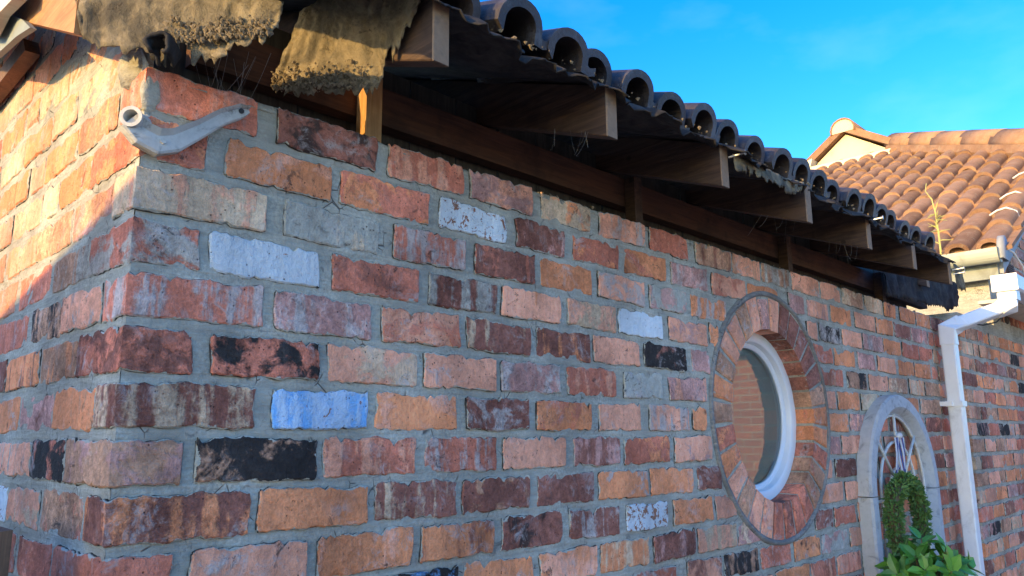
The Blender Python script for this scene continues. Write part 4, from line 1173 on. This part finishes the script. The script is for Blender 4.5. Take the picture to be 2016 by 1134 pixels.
# ------------------------------------------------------------------ the house beyond
HX, HY = 4.35, -0.06
house = empty('brick_house', (6.5, 1.0, GROUND), label='brick house beyond with sunlit orange tiled hipped roof', cat='house')
EX, EY, EZ = 5.05, -0.15, 0.651
HS = math.tan(math.radians(28.7)); HA = math.radians(28.7)
def roof_z(x): return EZ - 0.06 + HS * (x - EX)
mb = MB()
mb.add([(HX, HY, GROUND), (9.5, HY, GROUND), (9.5, HY, 0.12), (HX, HY, 0.12)], [(0, 1, 2, 3)])
mb.add([(5.12, HY, 0.12), (9.5, HY, 0.12), (9.5, HY, 0.5), (5.12, HY, 0.5)], [(0, 1, 2, 3)])
mb.add([(HX, HY, 0.12), (5.12, HY, 0.12), (5.12, 6, 0.12), (HX, 6, 0.12)], [(0, 1, 2, 3)])
mb.add([(5.12, HY, 0.12), (5.12, HY, 0.62), (5.12, 6, 0.62), (5.12, 6, 0.12)], [(0, 1, 2, 3)])
mb.add([(5.12, HY, 0.5), (9.5, HY, 0.5), (9.5, HY, 1.95), (7.55, HY, 1.95)], [(0, 1, 2, 3)])
mb.add([(HX, HY, GROUND), (HX, HY, 0.12), (HX, 6, 0.12), (HX, 6, GROUND)], [(0, 1, 2, 3)])
hw_ = mb.build('house_wall', M_MORTAR, house, loc=(6.5, HY, GROUND))
RH = random.Random(77)
hb = 0
HC = RAND_CODES + [('o', 'p3'), ('r', 'p3'), ('p', 'o3'), ('t', 'r3'), ('k', 'm4')]
for c in range(-12, 17):
    z0 = -c * GA - 0.02
    x = HX; first = True
    while x < 6.35:
        L = (0.218 if c % 2 else 0.105) if first else RH.choice((0.218, 0.218, 0.218, 0.105))
        code = RH.choice(HC)
        xm = x + L / 2
        # only what the picture can show: below the eaves gutter or in the gable beside the verge
        if (z0 < 0.05 and xm < 5.95) or (xm > 5.3 and z0 + BH < roof_z(x) - 0.09 and z0 > 0.1):
            make_brick(hw_, 0 if first else x, z0, L, code, 9000 + hb, 0.035, 0.058 if first else 0.0, base=(HX, HY) if first else (0, HY), jit=0.8); hb += 1
        x += L + 0.015; first = False
print('house bricks', hb)
cells = []
for c in range(17, 24):
    x = HX
    while x < 6.4: cells.append(((x, HY - 0.005, -c * GA - 0.02), (x + 0.222, HY + 0.02, -c * GA - 0.02 + BH))); x += 0.237
o = low_bricks('lower_bricks', hw_, cells, M_BRICK); o.color = PAL['r'] + (1,); o['c2'] = list(PAL['p']); o['amt'] = 0.45; o['paint'] = 0.0; o['grit'] = 0.7

# hipped slope facing the outbuilding: one tile object for each tile
hroof = empty('house_roof', (7.2, 1.5, 1.7), house)
HTW, HTG = 0.1835, 0.396
htm = tile_mesh('roof_tile', HTW, 0.145, 0.062, 0.46, 0.026, M_TILE, 12)
RHt = random.Random(19)
hip_r = lambda x: 0.07 + (x - 7.558) * 0.965                     # plan line of the right-hand hip
hip_l = lambda x: 2.66 + (9.15 - x) * 0.965
ht = 0
for col in range(-1, 27):
    yc = 0.077 + col * HTW
    for row in range(0, 12):
        s = -0.02 + row * HTG + (0 if row else -0.01)
        x = EX + s * math.cos(HA)
        xm = x + 0.25
        if xm > 9.25 or yc < hip_r(xm) - 0.05 or yc > hip_l(xm) + 0.05: continue
        z = EZ - 0.058 + HS * (x - EX) + RHt.uniform(-0.004, 0.004) + 0.016
        # local x runs along -y, local y runs up the slope
        o = inst('roof_tile', htm, (x + RHt.uniform(-0.012, 0.012), yc + 0.071 + RHt.uniform(-0.004, 0.004), z), hroof)
        tl = HA - 0.062
        M3 = Matrix(((0, math.cos(tl), -math.sin(tl)), (-1, 0, 0), (0, math.sin(tl), math.cos(tl)))).transposed()
        ex, ey, ez = Vector((0, -1, 0)), Vector((math.cos(tl), 0, math.sin(tl))), Vector((-math.sin(tl), 0, math.cos(tl)))
        o.rotation_euler = Matrix((ex, ey, ez)).transposed().to_euler(); ht += 1
print('house tiles', ht)
fil = MB()
for col in range(-1, 25):
    yc = 0.077 + col * HTW
    V = [(EX + 0.02, yc + 0.056 * math.cos(a), EZ - 0.050 + 0.046 * math.sin(a)) for a in np.linspace(0, math.pi, 9)]
    V += [(x + 0.05, y, z) for x, y, z in V]
    fil.add(V, [tuple(range(9)), tuple(range(17, 8, -1))] + [(k, 9 + k, 10 + k, k + 1) for k in range(8)])
o = fil.build('eave_bedding', M_TILE, hroof); o['kind'] = 'stuff'
# deck under the tiles and the other slopes
def rz(x): return EZ - 0.085 + HS * (x - EX)
mb = MB()
mb.add([(EX + 0.02, EY + 0.06, rz(EX + 0.02)), (7.45, EY + 0.06, rz(7.45)), (9.12, 1.60, rz(9.12)), (9.12, 2.70, rz(9.12)), (EX + 0.02, 6.6, rz(EX + 0.02))], [(0, 1, 2, 3, 4)])
mb.add([(7.45, EY + 0.06, rz(7.45)), (14, EY + 0.06, rz(7.45)), (14, 1.6, rz(9.12)), (9.12, 1.60, rz(9.12))], [(0, 1, 2, 3)])
mb.build('roof_deck', M_LEAD, hroof)
mb = MB(); mb.add([(9.12, 1.60, rz(9.12)), (14, 1.6, rz(9.12)), (14, 2.2, 3.2), (9.12, 2.2, 3.2)], [(0, 1, 2, 3)])
mb.add([(9.12, 2.70, rz(9.12)), (14, 2.70, rz(9.12)), (14, 2.2, 3.2), (9.12, 2.2, 3.2)], [(0, 3, 2, 1)])
mb.build('ridge_slope', M_TILE, hroof)
# hip tiles along the right-hand hip
def halfpipe(p0, p1, r, n=10, th=0.018, lift=Vector((0, 0, 1))):
    p0, p1 = Vector(p0), Vector(p1); d = (p1 - p0).normalized(); s = d.cross(lift).normalized(); u_ = s.cross(d)
    outer = [(r * math.cos(a), r * math.sin(a)) for a in np.linspace(-0.25, math.pi + 0.25, n + 1)]
    inner = [(x * (1 - th / r), y * (1 - th / r)) for x, y in outer][::-1]
    return sweep([p0, p1], [(s, u_), (s, u_ * 1.0)], outer + inner)
h0 = Vector((7.38, -0.10, rz(7.38) + 0.10)); h1 = Vector((9.14, 1.62, rz(9.14) + 0.10))
nh = 5
for k in range(nh):
    a, b = h0.lerp(h1, k / nh), h0.lerp(h1, (k + 1) / nh + 0.02)
    V, F = halfpipe(a + Vector((0, 0, 0.006 * (k % 2))), b + Vector((0, 0, 0.006 * (k % 2))), 0.135 - 0.003 * (k % 2))
    obj('hip_tile', V, F, M_TILE, hroof, smooth=True)
# bedding mortar under the hip
V, F = tube([h0 + Vector((-0.05, 0.05, -0.09)), h1 + Vector((-0.05, 0.05, -0.09))], 0.10, 8); obj('hip_bedding', V, F, M_TILE, hroof)
# gablet
gb = empty('gablet', (9.05, 2.15, rz(9.1)), house)
gx = 9.08
V = [(gx, 1.66, rz(9.1) + 0.04), (gx, 2.64, rz(9.1) + 0.06), (gx, 2.19, 3.18), (gx + 0.2, 1.66, rz(9.1)), (gx + 0.2, 2.64, rz(9.1)), (gx + 0.2, 2.19, 3.18)]
obj('gablet_panel', V, [(0, 2, 1), (3, 4, 5), (0, 1, 4, 3), (1, 2, 5, 4), (2, 0, 3, 5)], M_RENDER, gb)
def plank(p0, p1, w, t, mat, name, par, d_=Vector((1, 0, 0))):
    p0, p1 = Vector(p0), Vector(p1); d = (p1 - p0).normalized(); n_ = d_.cross(d).normalized()
    if n_.z < 0: n_ = -n_
    V, F = sweep([p0, p1], [(n_, d_), (n_, d_)], [(0, -t), (w, -t), (w, 0.35), (0, 0.35)])
    return obj(name, V, F, mat, par)
plank((gx, 1.60, rz(9.1) + 0.05), (gx, 2.19, 3.20), 0.085, 0.08, M_TILE, 'verge_tile', gb)
plank((gx, 2.74, rz(9.1) + 0.03), (gx, 2.19, 3.20), 0.085, 0.08, M_TILE, 'verge_tile', gb)
plank((gx, 1.66, rz(9.1) + 0.035), (gx, 2.66, rz(9.1) + 0.065), 0.018, 0.03, M_VENT, 'gablet_trim', gb)
plank((gx - 0.12, 1.60, rz(9.1) - 0.06), (gx - 0.12, 2.72, rz(9.1) - 0.035), 0.075, 0.03, M_CREAM, 'lead_apron', gb)
V, F = halfpipe((gx - 0.10, 2.19, 3.215), (gx + 0.75, 2.19, 3.215), 0.155); obj('ridge_tile', V, F, M_TILE, gb, smooth=True)
V = [(gx - 0.085, 2.19 + 0.14 * math.cos(a), 3.215 + 0.14 * math.sin(a)) for a in np.linspace(-0.2, math.pi + 0.2, 14)]
V += [(gx - 0.03, y, z) for (_, y, z) in V]
obj('ridge_bedding', V, [tuple(range(13, -1, -1)), tuple(range(14, 28))] + [(k, k + 1, 15 + k, 14 + k) for k in range(13)], M_RENDER, gb)
MB().hexa([(gx - 0.14, 2.62, 2.80), (gx + 0.1, 2.62, 2.80), (gx + 0.1, 2.80, 2.78), (gx - 0.14, 2.80, 2.78), (gx - 0.14, 2.58, 2.93), (gx + 0.1, 2.58, 2.93), (gx + 0.1, 2.72, 2.90), (gx - 0.14, 2.72, 2.90)]).build('corner_bedding', M_CREAM, gb)

# verge: cement and cloaking board over the gable, gutter along the eave
def vz(x): return EZ - 0.075 + HS * (x - EX)
P8 = [(5.06, -0.165, vz(5.06) - 0.15), (7.4, -0.165, vz(7.4) - 0.15), (7.4, -0.062, vz(7.4) - 0.15), (5.06, -0.062, vz(5.06) - 0.15), (5.06, -0.165, vz(5.06) + 0.01), (7.4, -0.165, vz(7.4) + 0.01), (7.4, -0.062, vz(7.4) + 0.01), (5.06, -0.062, vz(5.06) + 0.01)]
obj('verge_board', P8, BOXF, M_LEAD, house)
gutter('eave_gutter', (4.965, 3.2, 0.50), (4.965, -0.175, 0.485), 0.062, 0.085, 0.004, M_GUTTER, house)
MB().box(5.03, 5.055, -0.14, 3.2, 0.40, 0.585).build('eave_fascia', M_SOFFIT, house)
V = [(4.965 + 0.064 * math.cos(a), -0.178, 0.571 - 0.088 * math.sin(a)) for a in np.linspace(0, math.pi, 13)] ; V += [(x, y + 0.003, z) for x, y, z in V]
obj('gutter_stop', V, [tuple(range(13)), tuple(range(25, 12, -1))], M_GUTTER, house)
ang = np.linspace(-0.35, math.pi + 0.35, 16)
V = [(5.02 + 0.085 * math.cos(a), -0.168, 0.545 + 0.115 * math.sin(a)) for a in ang] + [(5.02 + 0.085 * math.cos(a), -0.195 - 0.02 * max(0, math.sin(a)) * 0.3, 0.545 + 0.112 * math.sin(a)) for a in ang]
obj('verge_cap', V, [tuple(range(15, -1, -1)), tuple(range(16, 32))] + [(k, k + 1, 17 + k, 16 + k) for k in range(15)], M_LEAD, house, smooth=True)
# air brick in the gable
vent = empty('air_vent', (5.68, HY - 0.004, 0.49), house)
MB().box(5.575, 5.79, HY - 0.012, HY, 0.485, 0.605).build('vent_plate', M_VENT, vent)
for k in range(7): MB().box(5.595, 5.77, HY - 0.020, HY - 0.0125, 0.495 + k * 0.0152, 0.503 + k * 0.0152).build('louvre', M_VENT, vent)
# white cables clipped over the verge
def cable(pts, label):
    V, F = tube(pts, 0.0065, 8); return tag(obj('white_cable', V, F, M_CABLE, smooth=True), label, 'cable')
cable([(5.06, -0.19, 0.585), (5.20, -0.20, 0.58), (5.40, -0.20, 0.52), (5.55, -0.19, 0.43), (5.60, -0.18, 0.36)], 'white cable drooping from the eave past the brown air vent')
for k, (x, lab) in enumerate(((5.62, 'white plastic strap hooked over the lowest verge tile'), (5.98, 'white plastic strap hooked over the second verge tile'), (6.50, 'white plastic strap hooked over the third verge tile'))):
    z = vz(x)
    cable([(x - 0.02, -0.01, z + 0.055), (x, -0.05, z + 0.085), (x, -0.11, z + 0.095), (x + 0.01, -0.165, z + 0.06), (x + 0.015, -0.178, z - 0.01), (x + 0.015, -0.178, z - 0.06)], lab)
# weed growing out of the gutter
wd = empty('weed', (5.15, 0.17, 0.62), label='spindly yellow weed growing up from the eave in front of the tiles', cat='weed')
base_ = Vector((5.02, 0.165, 0.60))
pts = [base_, base_ + Vector((0, 0, 0.14)), base_ + Vector((0.0, 0.004, 0.28)), base_ + Vector((0.01, 0.02, 0.38)), base_ + Vector((0.0, 0.05, 0.44)), base_ + Vector((0.02, 0.045, 0.50))]
V, F = tube(pts, [0.007, 0.006, 0.005, 0.004, 0.003, 0.002], 6); obj('stem', V, F, M_WEED, wd)
g = np.random.RandomState(6)
for k in range(16):
    t = g.uniform(0.15, 0.75); p = base_ + Vector((0, 0.004, 0.40 * t)); d = Vector((g.uniform(-1, 0.3), g.uniform(-1, 1), g.uniform(-0.2, 0.7))).normalized()
    V, F = tube([p, p + d * 0.03, p + d * g.uniform(0.05, 0.09) + Vector((0, 0, -0.01))], [0.003, 0.004, 0.001], 4); obj('shoot', V, F, M_WEED, wd)
# aerial at the edge of the picture
ae = empty('roof_aerial', (11.5, 0.55, 3.6), label='thin white television aerial above the roof at the picture edge', cat='aerial')

for k in range(5):
    V, F = tube([(11.5, 0.63 - 0.02 * (k % 2), 3.90 + 0.05 * k), (11.5, 0.30, 3.89 + 0.05 * k)], 0.006, 6); obj('rod', V, F, M_CABLE, ae)
V, F = tube([(11.5, 0.40, 3.3), (11.5, 0.40, 4.15)], 0.016, 8); obj('mast', V, F, M_CABLE, ae)

# ------------------------------------------------------------------ fence post by the side wall
MB().hexa([(-0.30, 0.06, GROUND), (-0.112, 0.06, GROUND), (-0.112, 0.20, GROUND), (-0.30, 0.20, GROUND), (-0.30, 0.06, -0.705), (-0.112, 0.06, -0.688), (-0.112, 0.20, -0.688), (-0.30, 0.20, -0.705)]).build('post_tmp', M_FENCE)
fp_ = bpy.data.objects['post_tmp']; fp_.name = 'fence_post'; tag(fp_, 'dark brown timber post beside the side wall, bottom left', 'post')

# ------------------------------------------------------------------ neighbours outside the picture
nb = empty('neighbour_garage', (-4.5, 2.0, GROUND), label='pale neighbouring garage standing left of the outbuilding', cat='garage')
def ntop(y): return 0.68 - 0.17 * y
P8 = [(-6, -0.4, GROUND), (-3, -0.4, GROUND), (-3, 6, GROUND), (-6, 6, GROUND), (-6, -0.4, ntop(-0.4)), (-3, -0.4, ntop(-0.4)), (-3, 6, ntop(6)), (-6, 6, ntop(6))]
obj('garage_wall', P8, BOXF, M_RENDER, nb)
oh = empty('opposite_garage', (10, -6, GROUND), label='low sunlit brick garage opposite the outbuilding', cat='garage')
MB().box(8.5, 11.5, -11, -3.02, GROUND, 0.45).build('wall', M_OPPOSITE, oh)
MB().add([(8.3, -11.2, 0.45), (11.7, -11.2, 0.45), (11.7, -2.85, 0.45), (8.3, -2.85, 0.45), (10.0, -11.2, 1.3), (10.0, -2.85, 1.3)], [(0, 4, 5, 3), (1, 2, 5, 4), (0, 1, 4), (2, 3, 5), (0, 3, 2, 1)]).build('roof', M_DARKROOF, oh)
